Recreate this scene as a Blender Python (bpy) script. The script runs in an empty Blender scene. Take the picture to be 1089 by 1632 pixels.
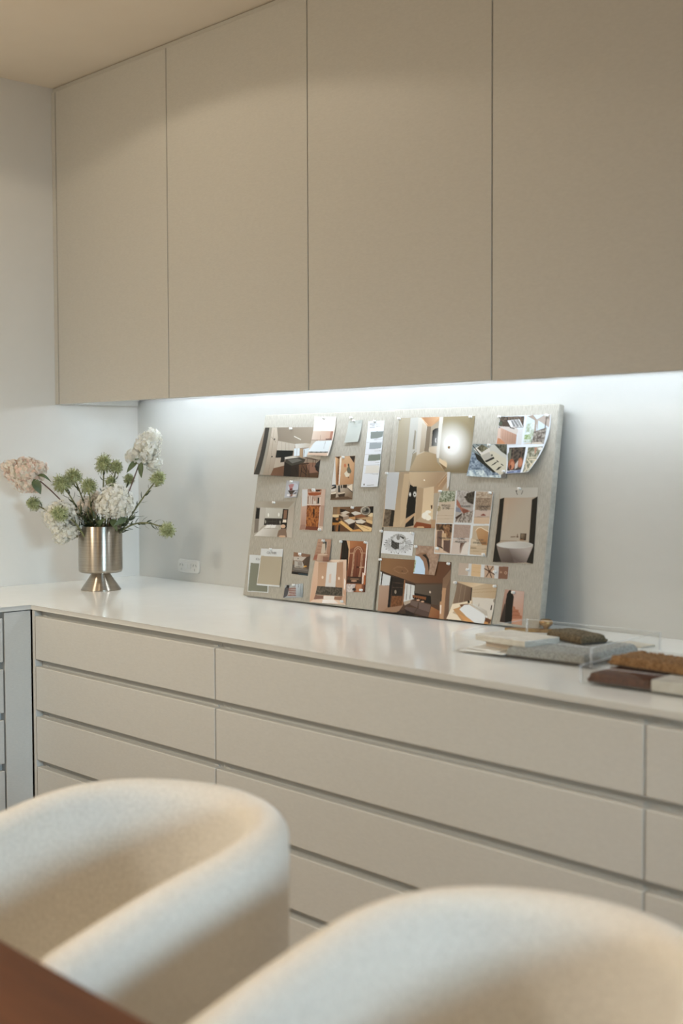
import bpy, bmesh, math, random
import numpy as np
from mathutils import Vector, Matrix

PI = math.pi
scene = bpy.context.scene
COL = scene.collection

# ------------------------------------------------------------------ camera
cam_data = bpy.data.cameras.new('camera')
cam = bpy.data.objects.new('camera', cam_data)
COL.objects.link(cam)
cam.matrix_world = Matrix(((0.685615, -0.0318436, 0.7272675, 3.765671),
                           (0.7279564, 0.0346706, -0.6847463, -2.564867),
                           (-0.00341, 0.9988914, 0.0469515, 1.336334),
                           (0, 0, 0, 1)))
cam_data.sensor_fit = 'VERTICAL'
cam_data.sensor_height = 36.0
cam_data.sensor_width = 24.0
cam_data.lens = 2038.47 / 1632 * 36
cam_data.clip_start = 0.05
cam_data.dof.use_dof = True
cam_data.dof.focus_distance = 3.6
cam_data.dof.aperture_fstop = 2.6
scene.camera = cam

# ------------------------------------------------------------------ colour management
scene.view_settings.view_transform = 'Standard'
scene.view_settings.look = 'None'
scene.view_settings.exposure = 0.0
scene.view_settings.gamma = 1.0
scene.view_settings.use_curve_mapping = False

# ------------------------------------------------------------------ world and room lights
world = bpy.data.worlds.new('world')
scene.world = world
world.use_nodes = True
bg = world.node_tree.nodes['Background']
bg.inputs['Color'].default_value = (0.80, 0.90, 1.0, 1)
bg.inputs['Strength'].default_value = 0.05


def area(name, loc, target, sx, sy, power, color, spread=180):
    d = bpy.data.lights.new(name, 'AREA')
    d.shape = 'RECTANGLE'
    d.size, d.size_y = sx, sy
    d.energy = power
    d.color = color
    d.spread = math.radians(spread)
    o = bpy.data.objects.new(name, d)
    COL.objects.link(o)
    o.location = loc
    o.rotation_euler = (Vector(target) - Vector(loc)).to_track_quat('-Z', 'Y').to_euler()
    return o


def spot(name, loc, target, power, color, angle, blend, radius=0.04):
    d = bpy.data.lights.new(name, 'SPOT')
    d.energy = power
    d.color = color
    d.spot_size = math.radians(angle)
    d.spot_blend = blend
    d.shadow_soft_size = radius
    o = bpy.data.objects.new(name, d)
    COL.objects.link(o)
    o.location = loc
    o.rotation_euler = (Vector(target) - Vector(loc)).to_track_quat('-Z', 'Y').to_euler()
    return o


PW = (8.6, 14.0, 14.0, 6.0, 138.0, 42.0, 5.5)
CW = ((0.55, 0.80, 1.0), (0.77, 0.91, 1.0), (1.0, 0.77, 0.46), (1.0, 0.85, 0.66), (1.0, 0.94, 0.83), (1.0, 0.83, 0.60))
# daylight through the window in the right wall
area('window_daylight', (7.95, -2.4, 1.95), (0.5, -1.0, 0.4), 1.5, 0.9, PW[0], CW[0], 34)
# added cool fill from the unseen side opposite the cabinets
area('front_fill', (2.6, -5.15, 1.5), (1.8, 0.0, 1.2), 2.8, 1.5, PW[1], CW[1])
# warm lights: left lamp, two ceiling downlights, an added point fill and spot fill
for loc, power in (((0.75, -2.3, 1.85), PW[2]), ((2.0, -2.15, 1.75), PW[6])):  # second position is an added fill that warms the chair interiors
    pl = bpy.data.lights.new('warm_point_light', 'POINT')
    pl.energy, pl.color, pl.shadow_soft_size = power, CW[2], 0.14
    po_ = bpy.data.objects.new('warm_point_light', pl)
    COL.objects.link(po_)
    po_.location = loc
spot('ceiling_spot', (0.85, -1.02, 2.52), (0.85, -1.02, 0), PW[3], CW[3], 152, 0.08)
spot('ceiling_spot', (0.9, -2.9, 2.48), (0.9, -2.9, 0), PW[4], CW[4], 150, 0.4, 0.2)
spot('ceiling_spot', (3.35, -1.75, 2.52), (3.35, -1.75, 0), PW[5], CW[5], 92, 0.6)  # added warm fill for the left chair's outer side and the worktop front
LED_STRENGTH = 25.0

# ------------------------------------------------------------------ materials


def s2l(c):
    return c / 12.92 if c <= 0.04045 else ((c + 0.055) / 1.055) ** 2.4


def hexlin(h):
    return tuple(s2l(int(h[i:i + 2], 16) / 255) for i in (0, 2, 4))


def new_mat(name, base=(0.8, 0.8, 0.8), rough=0.5, metal=0.0, **kw):
    m = bpy.data.materials.new(name)
    m.use_nodes = True
    b = m.node_tree.nodes['Principled BSDF']
    b.inputs['Base Color'].default_value = (*base, 1)
    b.inputs['Roughness'].default_value = rough
    b.inputs['Metallic'].default_value = metal
    for k, v in kw.items():
        b.inputs[k.replace('_', ' ')].default_value = v
    return m


def noise_color(m, c1, c2, scale=(10, 10, 10), detail=4, lo=0.3, hi=0.7, bump=0.0, dist=0.001, rough=0.6):
    """mix two colours by object-space noise, optional bump from the same noise"""
    nt = m.node_tree
    b = nt.nodes['Principled BSDF']
    tc = nt.nodes.new('ShaderNodeTexCoord')
    mp = nt.nodes.new('ShaderNodeMapping')
    mp.inputs['Scale'].default_value = scale
    nz = nt.nodes.new('ShaderNodeTexNoise')
    nz.inputs['Scale'].default_value = 1.0
    nz.inputs['Detail'].default_value = detail
    nz.inputs['Roughness'].default_value = rough
    cr = nt.nodes.new('ShaderNodeValToRGB')
    cr.color_ramp.elements[0].position = lo
    cr.color_ramp.elements[1].position = hi
    cr.color_ramp.elements[0].color = (*c1, 1)
    cr.color_ramp.elements[1].color = (*c2, 1)
    nt.links.new(tc.outputs['Object'], mp.inputs['Vector'])
    nt.links.new(mp.outputs['Vector'], nz.inputs['Vector'])
    nt.links.new(nz.outputs['Fac'], cr.inputs['Fac'])
    nt.links.new(cr.outputs['Color'], b.inputs['Base Color'])
    if bump:
        bp = nt.nodes.new('ShaderNodeBump')
        bp.inputs['Strength'].default_value = bump
        bp.inputs['Distance'].default_value = dist
        nt.links.new(nz.outputs['Fac'], bp.inputs['Height'])
        nt.links.new(bp.outputs['Normal'], b.inputs['Normal'])
    return m


def mul(c, k):
    return tuple(x * k for x in c)


M = {}
cab = (0.605, 0.592, 0.548)
M['cabinet'] = noise_color(new_mat('cabinet_laminate', cab, 0.48), mul(cab, 0.955), mul(cab, 1.03), (90, 90, 420), 3, 0.3, 0.7, 0.05, 0.0004)
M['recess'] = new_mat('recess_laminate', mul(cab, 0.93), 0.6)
M['wall'] = noise_color(new_mat('wall_plaster', (0.75, 0.73, 0.685), 0.75), (0.735, 0.715, 0.67), (0.765, 0.745, 0.70), (6, 6, 6), 5, 0.3, 0.7, 0.04, 0.002)
M['ceiling'] = noise_color(new_mat('ceiling_paint', (0.78, 0.70, 0.585), 0.85), (0.765, 0.685, 0.57), (0.79, 0.71, 0.595), (5, 5, 5), 4)
M['splash'] = noise_color(new_mat('splashback_stone', (0.60, 0.60, 0.57), 0.30), (0.58, 0.58, 0.55), (0.615, 0.615, 0.585), (2.2, 2, 5), 6, 0.35, 0.65)
M['worktop'] = noise_color(new_mat('worktop_quartz', (0.91, 0.92, 0.89), 0.14), (0.895, 0.90, 0.87), (0.925, 0.935, 0.905), (14, 14, 14), 6, 0.3, 0.7)
M['edge_band'] = new_mat('worktop_edge', mul(cab, 1.04), 0.4)
M['under'] = new_mat('white_board', (0.86, 0.86, 0.84), 0.5)
M['floor'] = noise_color(new_mat('floor_oak', (0.42, 0.28, 0.17), 0.5), (0.36, 0.24, 0.14), (0.50, 0.33, 0.20), (1.2, 14, 1), 5)
M['white_plastic'] = new_mat('white_plastic', (0.70, 0.70, 0.67), 0.25)
M['dark_slot'] = new_mat('dark_slot', (0.28, 0.28, 0.27), 0.6)
M['linen'] = noise_color(new_mat('pinboard_linen', (0.46, 0.42, 0.34), 0.9), (0.345, 0.325, 0.278), (0.485, 0.46, 0.40), (420, 60, 26), 3, 0.28, 0.72, 0.35, 0.0008)
M['boucle'] = noise_color(new_mat('chair_felt', (0.73, 0.69, 0.615), 0.95), (0.63, 0.592, 0.525), (0.80, 0.76, 0.69), (230, 230, 230), 5, 0.32, 0.68, 0.45, 0.002)
M['boucle'].node_tree.nodes['Principled BSDF'].inputs['Sheen Weight'].default_value = 0.35
M['walnut'] = noise_color(new_mat('walnut', (0.12, 0.046, 0.018), 0.55), (0.058, 0.020, 0.007), (0.17, 0.064, 0.026), (2.2, 26, 26), 6, 0.25, 0.75, 0.06, 0.001)
M['boucle'].node_tree.nodes['Principled BSDF'].inputs['Sheen Tint'].default_value = (1.0, 0.97, 0.92, 1)
M['walnut'].node_tree.nodes['Principled BSDF'].inputs['Specular IOR Level'].default_value = 0.2
M['steel'] = noise_color(new_mat('brushed_steel', (0.42, 0.375, 0.315), 0.30, 1.0), (0.36, 0.32, 0.27), (0.46, 0.41, 0.345), (8, 8, 520), 3, 0.3, 0.7, 0.04, 0.0003)
sb = M['steel'].node_tree.nodes['Principled BSDF']
sb.inputs['Anisotropic'].default_value = 0.85
sb.inputs['Anisotropic Rotation'].default_value = 0.25
tg_ = M['steel'].node_tree.nodes.new('ShaderNodeTangent')
tg_.direction_type = 'RADIAL'
tg_.axis = 'Z'
M['steel'].node_tree.links.new(tg_.outputs[0], sb.inputs['Tangent'])
M['brass'] = noise_color(new_mat('aged_brass', (0.36, 0.22, 0.09), 0.38, 1.0), (0.26, 0.15, 0.06), (0.45, 0.29, 0.12), (60, 60, 60), 4)
M['stone'] = noise_color(new_mat('pale_travertine', (0.6, 0.56, 0.48), 0.55), (0.55, 0.51, 0.43), (0.68, 0.64, 0.56), (70, 70, 120), 6, 0.3, 0.7, 0.1, 0.001)
M['stone_warm'] = noise_color(new_mat('beige_stone', (0.56, 0.52, 0.44), 0.6), (0.52, 0.48, 0.40), (0.62, 0.58, 0.5), (40, 40, 40), 5)
M['card'] = new_mat('white_card', (0.86, 0.83, 0.77), 0.7)
M['card_edge'] = new_mat('buff_card', (0.62, 0.50, 0.38), 0.8)
M['tile'] = new_mat('beige_tile', (0.62, 0.55, 0.44), 0.6)


def carpet(name, a, b):
    m = noise_color(new_mat(name, a, 0.95), a, b, (210, 210, 210), 4, 0.36, 0.64, 1.0, 0.003)
    return m


M['grey_pile'] = carpet('grey_pile', (0.24, 0.24, 0.22), (0.42, 0.42, 0.385))
M['olive_pile'] = carpet('olive_pile', (0.075, 0.055, 0.03), (0.20, 0.155, 0.09))
M['rust_pile'] = carpet('rust_pile', (0.055, 0.020, 0.009), (0.15, 0.058, 0.028))
M['ochre_pile'] = carpet('ochre_pile', (0.20, 0.10, 0.038), (0.42, 0.24, 0.105))
M['backing'] = new_mat('carpet_backing', (0.10, 0.08, 0.06), 0.9)
M['leaf'] = noise_color(new_mat('leaf_green', (0.07, 0.10, 0.04), 0.45), (0.05, 0.075, 0.03), (0.10, 0.14, 0.06), (60, 60, 60), 4)
M['leaf_dark'] = new_mat('leaf_dark', (0.045, 0.062, 0.022), 0.5)
M['stem_red'] = noise_color(new_mat('stem_red', (0.10, 0.04, 0.03), 0.5), (0.08, 0.03, 0.022), (0.15, 0.075, 0.05), (120, 120, 120), 3)
M['stem_green'] = noise_color(new_mat('stem_green', (0.16, 0.17, 0.06), 0.55), (0.11, 0.12, 0.045), (0.22, 0.21, 0.09), (120, 120, 120), 3)
M['bud'] = noise_color(new_mat('bud_green', (0.34, 0.37, 0.16), 0.55), (0.36, 0.40, 0.17), (0.60, 0.62, 0.36), (150, 150, 150), 3)
M['bud_tip'] = new_mat('bud_tip', (0.12, 0.12, 0.045), 0.6)
M['ink'] = new_mat('ink_grey', (0.06, 0.055, 0.05), 0.7)
M['clear_pin'] = new_mat('clear_pin', (0.88, 0.87, 0.84), 0.15, 0.0, Transmission_Weight=0.15)


def attr_mat(name, rough):
    m = bpy.data.materials.new(name)
    m.use_nodes = True
    b = m.node_tree.nodes['Principled BSDF']
    b.inputs['Roughness'].default_value = rough
    a = m.node_tree.nodes.new('ShaderNodeAttribute')
    a.attribute_name = 'tint'
    m.node_tree.links.new(a.outputs['Color'], b.inputs['Base Color'])
    return m


M['print'] = attr_mat('printed_paper', 0.5)
M['print'].node_tree.nodes['Principled BSDF'].inputs['Specular IOR Level'].default_value = 0.25
M['petal'] = attr_mat('petal', 0.6)
nt_ = M['petal'].node_tree
tr_ = nt_.nodes.new('ShaderNodeBsdfTranslucent')
mx_ = nt_.nodes.new('ShaderNodeMixShader')
mx_.inputs[0].default_value = 0.3
nt_.links.new(nt_.nodes['Attribute'].outputs['Color'], tr_.inputs['Color'])
nt_.links.new(nt_.nodes['Principled BSDF'].outputs[0], mx_.inputs[1])
nt_.links.new(tr_.outputs[0], mx_.inputs[2])
nt_.links.new(mx_.outputs[0], nt_.nodes['Material Output'].inputs[0])


def emit_mat(name, color, strength):
    m = bpy.data.materials.new(name)
    m.use_nodes = True
    nt = m.node_tree
    nt.nodes.clear()
    e = nt.nodes.new('ShaderNodeEmission')
    e.inputs['Color'].default_value = (*color, 1)
    e.inputs['Strength'].default_value = strength
    o = nt.nodes.new('ShaderNodeOutputMaterial')
    nt.links.new(e.outputs[0], o.inputs[0])
    return m


M['led'] = emit_mat('led_diffuser', (0.80, 0.90, 1.0), LED_STRENGTH)


def acrylic_mat():
    m = bpy.data.materials.new('clear_acrylic')
    m.use_nodes = True
    nt = m.node_tree
    nt.nodes.clear()
    t = nt.nodes.new('ShaderNodeBsdfTransparent')
    t.inputs['Color'].default_value = (0.985, 0.99, 0.99, 1)
    gl = nt.nodes.new('ShaderNodeBsdfGlossy')
    gl.inputs['Roughness'].default_value = 0.03
    gl.inputs['Color'].default_value = (1, 1, 1, 1)
    lw = nt.nodes.new('ShaderNodeLayerWeight')
    lw.inputs['Blend'].default_value = 0.5
    pw = nt.nodes.new('ShaderNodeMath')
    pw.operation = 'POWER'
    pw.inputs[1].default_value = 4.0
    fr = nt.nodes.new('ShaderNodeMath')
    fr.operation = 'MULTIPLY_ADD'
    fr.inputs[1].default_value = 0.38
    fr.inputs[2].default_value = 0.03
    nt.links.new(lw.outputs['Facing'], pw.inputs[0])
    nt.links.new(pw.outputs[0], fr.inputs[0])
    mx = nt.nodes.new('ShaderNodeMixShader')
    o = nt.nodes.new('ShaderNodeOutputMaterial')
    nt.links.new(fr.outputs[0], mx.inputs[0])
    nt.links.new(t.outputs[0], mx.inputs[1])
    nt.links.new(gl.outputs[0], mx.inputs[2])
    nt.links.new(mx.outputs[0], o.inputs[0])
    return m


M['acrylic'] = acrylic_mat()


def edge_mat():
    m = new_mat('acrylic_edge_glint', (0.86, 0.89, 0.92), 0.2)  # whitish mix paints the light caught along the tray edges
    nt = m.node_tree
    t = nt.nodes.new('ShaderNodeBsdfTransparent')
    mx = nt.nodes.new('ShaderNodeMixShader')
    mx.inputs[0].default_value = 0.28
    nt.links.new(t.outputs[0], mx.inputs[1])
    nt.links.new(nt.nodes['Principled BSDF'].outputs[0], mx.inputs[2])
    nt.links.new(mx.outputs[0], nt.nodes['Material Output'].inputs[0])
    return m


M['acrylic_edge_glint'] = edge_mat()

# ------------------------------------------------------------------ mesh helpers


def tag(o, label=None, cat=None, group=None, kind=None):
    if label:
        o['label'] = label
    if cat:
        o['category'] = cat
    if group:
        o['group'] = group
    if kind:
        o['kind'] = kind
    return o


def empty(name, loc=(0, 0, 0), rz=0.0):
    o = bpy.data.objects.new(name, None)
    COL.objects.link(o)
    o.location = loc
    o.rotation_euler = (0, 0, rz)
    o.empty_display_size = 0.05
    return o


def link(name, bm, mats, parent=None, smooth=False):
    me = bpy.data.meshes.new(name)
    bm.to_mesh(me)
    bm.free()
    for m in (mats if isinstance(mats, (list, tuple)) else [mats]):
        me.materials.append(m)
    if smooth:
        me.polygons.foreach_set('use_smooth', [True] * len(me.polygons))
    o = bpy.data.objects.new(name, me)
    COL.objects.link(o)
    if parent:
        o.parent = parent
    return o


def add_box(bm, x0, x1, y0, y1, z0, z1, bevel=0.0, seg=2, mi=0):
    t = bmesh.new()
    bmesh.ops.create_cube(t, size=1.0)
    for v in t.verts:
        v.co = Vector((x0 + (v.co.x + .5) * (x1 - x0), y0 + (v.co.y + .5) * (y1 - y0), z0 + (v.co.z + .5) * (z1 - z0)))
    if bevel:
        bmesh.ops.bevel(t, geom=t.edges[:], offset=bevel, segments=seg, profile=0.5, affect='EDGES')
    merge(bm, t, mi)


def merge(bm, t, mi=0, mat=None):
    off = {}
    for v in t.verts:
        off[v] = bm.verts.new(mat @ v.co if mat else v.co)
    for f in t.faces:
        nf = bm.faces.new([off[v] for v in f.verts])
        nf.material_index = mi if mi else f.material_index
        nf.smooth = f.smooth
    t.free()


def box(name, m, x0, x1, y0, y1, z0, z1, parent=None, bevel=0.0, seg=2):
    bm = bmesh.new()
    add_box(bm, x0, x1, y0, y1, z0, z1, bevel, seg)
    return link(name, bm, m, parent)


def add_prism(bm, pts, z0, z1):
    a = [bm.verts.new((x, y, z0)) for x, y in pts]
    b = [bm.verts.new((x, y, z1)) for x, y in pts]
    n = len(pts)
    bm.faces.new(b)
    bm.faces.new(a[::-1])
    for i in range(n):
        j = (i + 1) % n
        bm.faces.new((a[i], a[j], b[j], b[i]))


def add_lathe(bm, prof, seg=48, center=(0, 0, 0), mi=0, close=True):
    rings = []
    cx, cy, cz = center
    for r, z in prof:
        if r < 1e-6:
            rings.append([bm.verts.new((cx, cy, cz + z))])
        else:
            rings.append([bm.verts.new((cx + r * math.cos(2 * PI * i / seg), cy + r * math.sin(2 * PI * i / seg), cz + z)) for i in range(seg)])
    for a, b in zip(rings, rings[1:]):
        for i in range(seg):
            j = (i + 1) % seg
            if len(a) == 1 and len(b) == 1:
                continue
            if len(a) == 1:
                f = bm.faces.new((a[0], b[j], b[i]))
            elif len(b) == 1:
                f = bm.faces.new((a[i], a[j], b[0]))
            else:
                f = bm.faces.new((a[i], a[j], b[j], b[i]))
            f.smooth = True
            f.material_index = mi


def frame_at(t):
    t = t.normalized()
    ref = Vector((0, 0, 1)) if abs(t.z) < 0.9 else Vector((1, 0, 0))
    a = t.cross(ref).normalized()
    return a, t.cross(a).normalized()


def add_tube(bm, pts, radii, seg=6, mi=0):
    pts = [Vector(p) for p in pts]
    rings = []
    n = len(pts)
    for i, p in enumerate(pts):
        t = pts[min(i + 1, n - 1)] - pts[max(i - 1, 0)]
        a, b = frame_at(t)
        r = radii[i] if isinstance(radii, (list, tuple)) else radii
        rings.append([bm.verts.new(p + a * (r * math.cos(2 * PI * k / seg)) + b * (r * math.sin(2 * PI * k / seg))) for k in range(seg)])
    for A, B in zip(rings, rings[1:]):
        for k in range(seg):
            f = bm.faces.new((A[k], A[(k + 1) % seg], B[(k + 1) % seg], B[k]))
            f.smooth = True
            f.material_index = mi
    for R, flip in ((rings[0], True), (rings[-1], False)):
        f = bm.faces.new(R[::-1] if flip else R)
        f.material_index = mi


def bez(p0, p1, p2, n=8):
    p0, p1, p2 = Vector(p0), Vector(p1), Vector(p2)
    return [p0 * (1 - t) ** 2 + p1 * 2 * t * (1 - t) + p2 * t * t for t in (i / n for i in range(n + 1))]


# ------------------------------------------------------------------ room shell
CEIL = 2.5357
ROOM_X, ROOM_Y = 8.0, -5.2
tag(box('floor', M['floor'], 0, ROOM_X, ROOM_Y, 0, -0.08, 0), 'brown oak floor below the table', kind='structure')
tag(box('ceiling', M['ceiling'], -0.1, ROOM_X + .1, ROOM_Y - .1, 0.12, CEIL, CEIL + 0.1), 'plain ceiling in warm light above the cabinets', kind='structure')
tag(box('wall_left', M['wall'], -0.1, 0, ROOM_Y - .1, 0.12, -0.08, CEIL), 'white plaster wall at the end of the worktop', kind='structure')
tag(box('wall_back', M['wall'], 0, ROOM_X, 0.014, 0.12, -0.08, CEIL), 'white wall that the cabinets hang on', kind='structure')
tag(box('wall_front', M['wall'], 0, ROOM_X, ROOM_Y - .1, ROOM_Y, -0.08, CEIL), 'plain wall opposite the cabinets', kind='structure')
bm = bmesh.new()
WY0, WY1, WZ0, WZ1 = -3.2, -1.6, 1.45, 2.45
add_box(bm, ROOM_X, ROOM_X + .1, ROOM_Y, WY0, -0.08, CEIL)
add_box(bm, ROOM_X, ROOM_X + .1, WY1, 0.12, -0.08, CEIL)
add_box(bm, ROOM_X, ROOM_X + .1, WY0, WY1, -0.08, WZ0)
add_box(bm, ROOM_X, ROOM_X + .1, WY0, WY1, WZ1, CEIL)
tag(link('wall_right', bm, M['wall']), 'plain wall with a window opening', kind='structure')
tag(box('trim_1', M['splash'], 0, 3.75, 0.0, 0.013, 0.9, 1.512), 'pale satin stone splashback under the wall cabinets', kind='structure')
tag(box('trim_2', M['cabinet'], 0.0, 3.75, -0.322, -0.012, 2.5222, CEIL - 0.002), 'beige shadow gap strip between cabinet tops and ceiling', kind='structure')
tag(box('trim_3', M['cabinet'], 0.0005, 0.0215, -0.328, -0.012, 1.4974, 2.520), 'slim beige filler strip between left wall and first cabinet', kind='structure')

# ------------------------------------------------------------------ wall cabinets
W = 0.62077
ZB, ZT = 1.4974, 2.5201
words = ['first tall beige wall cabinet, beside the left wall above the vase',
         'second tall beige wall cabinet, left of the middle door seam',
         'third tall beige wall cabinet, directly above the pinboards',
         'fourth tall beige wall cabinet, right of the pinboards',
         'fifth beige wall cabinet at the right end of the run']
for k in range(4):
    x0 = 0.024 + k * W
    c = tag(empty('wall_cabinet', (x0, 0, ZB)), words[k], 'cabinet', 'tall wall cabinets')
    box('carcass', M['cabinet'], 0.0006, W - 0.0006, -0.3065, -0.001, 0.029, ZT - ZB - 0.001, c)
    box('underside', M['under'], 0.0006, W - 0.0006, -0.3065, -0.001, 0.0260, 0.0288, c)
    drop = 0.0 if k < 3 else -0.002
    box('door', M['cabinet'], 0.0016, W - 0.0016, -0.328, -0.3075, drop, ZT - ZB, c, 0.0012)
led = tag(empty('led_strip', (0.12, -0.128, ZB)), 'slim glowing white light strip under the wall cabinets', 'light strip')
bm = bmesh.new()
V_ = [bm.verts.new((x, y, z)) for x in (0, 2.38) for y, z in ((-0.006, 0.0165), (0.006, 0.0165), (0.006, 0.0257), (-0.006, 0.0257))]
for q in ((0, 1, 5, 4), (1, 2, 6, 5), (2, 3, 7, 6), (3, 0, 4, 7), (3, 2, 1, 0), (4, 5, 6, 7)):
    bm.faces.new([V_[i] for i in q])
bmesh.ops.recalc_face_normals(bm, faces=bm.faces[:])
link('diffuser', bm, M['led'], led)

# ------------------------------------------------------------------ base cabinets and worktop
TOP = 0.9035
THK = 0.0130
DT0, DH, PITCH = 0.8728, 0.1243, 0.1444
XL = 0.511
RX = 3.75
wt = bmesh.new()
add_prism(wt, [(0.0005, -0.0005), (0.0005, -2.2), (XL, -2.2), (XL, -0.72), (RX, -0.72), (RX, -0.0005)], TOP - THK, TOP)
bmesh.ops.bevel(wt, geom=[e for e in wt.edges if abs(e.verts[0].co.z - e.verts[1].co.z) < 1e-6], offset=0.0012, segments=2, affect='EDGES')
for f in wt.faces:
    if abs(f.normal.z) < 0.5:
        f.material_index = 1
tag(link('worktop', wt, [M['worktop'], M['edge_band']]), 'glossy off white L shaped stone worktop over the drawers', 'worktop')


def drawer_unit(x0, x1, label, stile=0.0):
    c = tag(empty('drawer_cabinet', (x0, 0, 0)), label, 'cabinet', 'base drawer cabinets')
    w = x1 - x0
    box('carcass', M['recess'], 0.0004, w - 0.0004, -0.694, -0.002, 0.10, TOP - THK - 0.0006, c)
    box('plinth', M['recess'], 0.0004, w - 0.0004, -0.63, -0.61, 0.0, 0.0995, c)
    if stile:
        box('stile', M['cabinet'], 0.001, stile - 0.002, -0.717, -0.6945, 0.10, TOP - THK - 0.001, c, 0.0008)
    a, b = stile + 0.0016, w - 0.0016
    for i in range(5):
        zt = DT0 - i * PITCH
        d = box('drawer', M['cabinet'], a, b, -0.718, -0.6975, zt - DH, zt, c, 0.0022, 2)
        bm = bmesh.new()
        # finger rail behind the top edge of each drawer, its ends rounded down
        L0, L1 = a + 0.012, b - 0.012
        top, bot = zt + 0.0035, zt - 0.012
        pr_ = [(L0, bot), (L1, bot), (L1, top), (L1 - 0.016, top), (L1 - 0.024, top - 0.0035), (L0 + 0.024, top - 0.0035), (L0 + 0.016, top), (L0, top)]
        A = [bm.verts.new((x, -0.6974, z)) for x, z in pr_]
        B = [bm.verts.new((x, -0.6941, z)) for x, z in pr_]
        bm.faces.new(A)
        bm.faces.new(B[::-1])
        for j in range(8):
            q = (j + 1) % 8
            bm.faces.new((A[j], B[j], B[q], A[q]))
        bmesh.ops.recalc_face_normals(bm, faces=bm.faces[:])
        link('finger_rail', bm, M['recess'], c)
    return c


drawer_unit(XL, 1.3634, 'narrow beige drawer cabinet at the inner corner below the vase', 0.0165)
drawer_unit(1.3634, 2.553, 'wide beige drawer cabinet below the pinboards, behind the chairs')
drawer_unit(2.553, RX, 'beige drawer cabinet at the right picture edge below the carpet samples')

# the return along the left wall
c = tag(empty('drawer_cabinet', (0, -0.72, 0)), 'grey lit drawer cabinet along the left wall with a plain corner panel', 'cabinet', 'base drawer cabinets')
box('carcass', M['recess'], 0.002, XL - 0.030, -1.47, 0.0, 0.10, TOP - THK - 0.0006, c)
box('corner_panel', M['cabinet'], XL - 0.0295, XL - 0.001, -0.0835, -0.001, 0.10, TOP - THK - 0.003, c, 0.0008)
box('plinth', M['recess'], XL - 0.09, XL - 0.07, -1.47, 0.0, 0.0, 0.0995, c)
for i in range(5):
    zt = DT0 - i * PITCH
    box('drawer', M['cabinet'], XL - 0.022, XL - 0.001, -0.78, -0.0885, zt - DH, zt, c, 0.0022, 2)
    box('drawer', M['cabinet'], XL - 0.022, XL - 0.001, -1.47, -0.784, zt - DH, zt, c, 0.0022, 2)

# ------------------------------------------------------------------ power outlet on the splashback
po = tag(empty('power_outlet', (0.298, 0.0, 0.9545)), 'white double power outlet on the splashback right of the vase', 'outlet')
bm = bmesh.new()
pts = []
w, h, r = 0.058, 0.0225, 0.012
for cx, cz, a0 in ((w - r, h - r, 0), (-w + r, h - r, 90), (-w + r, -h + r, 180), (w - r, -h + r, 270)):
    for s in range(5):
        a = math.radians(a0 + s * 22.5)
        pts.append((cx + r * math.cos(a), cz + r * math.sin(a)))
f = [bm.verts.new((x * .96, -0.0085, z * .92)) for x, z in pts]
m_ = [bm.verts.new((x, -0.006, z)) for x, z in pts]
g_ = [bm.verts.new((x, -0.0002, z)) for x, z in pts]
bm.faces.new(f[::-1])
for A, B in ((f, m_), (m_, g_)):
    for i in range(len(pts)):
        j = (i + 1) % len(pts)
        bm.faces.new((A[i], A[j], B[j], B[i]))
bmesh.ops.recalc_face_normals(bm, faces=bm.faces[:])
link('face_plate', bm, M['white_plastic'], po)
for sx in (-1, 1):
    bm = bmesh.new()
    for dx, rot in ((-0.007, 0.5), (0.007, -0.5)):
        t = bmesh.new()
        bmesh.ops.create_cube(t, size=1)
        merge(bm, t, 0, Matrix.Translation((sx * 0.037 + dx, -0.0088, 0.004)) @ Matrix.Rotation(rot, 4, 'Y') @ Matrix.Diagonal((0.0022, 0.0008, 0.009, 1)))
    t = bmesh.new()
    bmesh.ops.create_cube(t, size=1)
    merge(bm, t, 0, Matrix.Translation((sx * 0.037, -0.0088, -0.010)) @ Matrix.Diagonal((0.0022, 0.0008, 0.008, 1)))
    link('socket', bm, M['dark_slot'], po)
    box('rocker_switch', M['white_plastic'], sx * 0.010 - 0.006, sx * 0.010 + 0.006, -0.0108, -0.0084, -0.008, 0.010, po, 0.001)

# ------------------------------------------------------------------ pinboards


def board_frame(b0, rot, lean):
    r, a = math.radians(rot), math.radians(lean)
    eu = Vector((math.cos(r), math.sin(r), 0))
    side = Vector((-math.sin(r), math.cos(r), 0))
    ev = side * math.sin(a) + Vector((0, 0, 1)) * math.cos(a)
    n = eu.cross(ev)
    m = Matrix((eu, ev, n)).transposed().to_4x4()
    m.translation = Vector(b0)
    return m


BOARD = {1: board_frame((.7756, -.1597, .9078), 1.65, 9.8), 2: board_frame((1.3256, -.1459, .9078), 2.2, 8.4)}
for i, (w, lab) in enumerate(((0.5415, 'left square pinboard in woven beige linen leaning on the splashback'),
                              (0.541, 'right square pinboard in woven beige linen leaning on the splashback'))):
    bm = bmesh.new()
    add_box(bm, 0.0008, w - 0.0008, 0, 0.55, -0.0235, 0, 0.004, 3)
    for f in bm.faces:
        f.smooth = True
    o = tag(link('pinboard', bm, M['linen']), lab, 'pinboard', 'linen pinboards')
    o.matrix_world = BOARD[i + 1]
    bt = 0.0475 if i == 0 else 0.0435
    for bx0, bx1, by0, by1 in ((0.02, w - 0.02, 0.50, 0.545), (0.02, w - 0.02, 0.06, 0.10)):
        box('back_batten', M['card_edge'], bx0, bx1, by0, by1, -bt, -0.0238, o)

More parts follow.
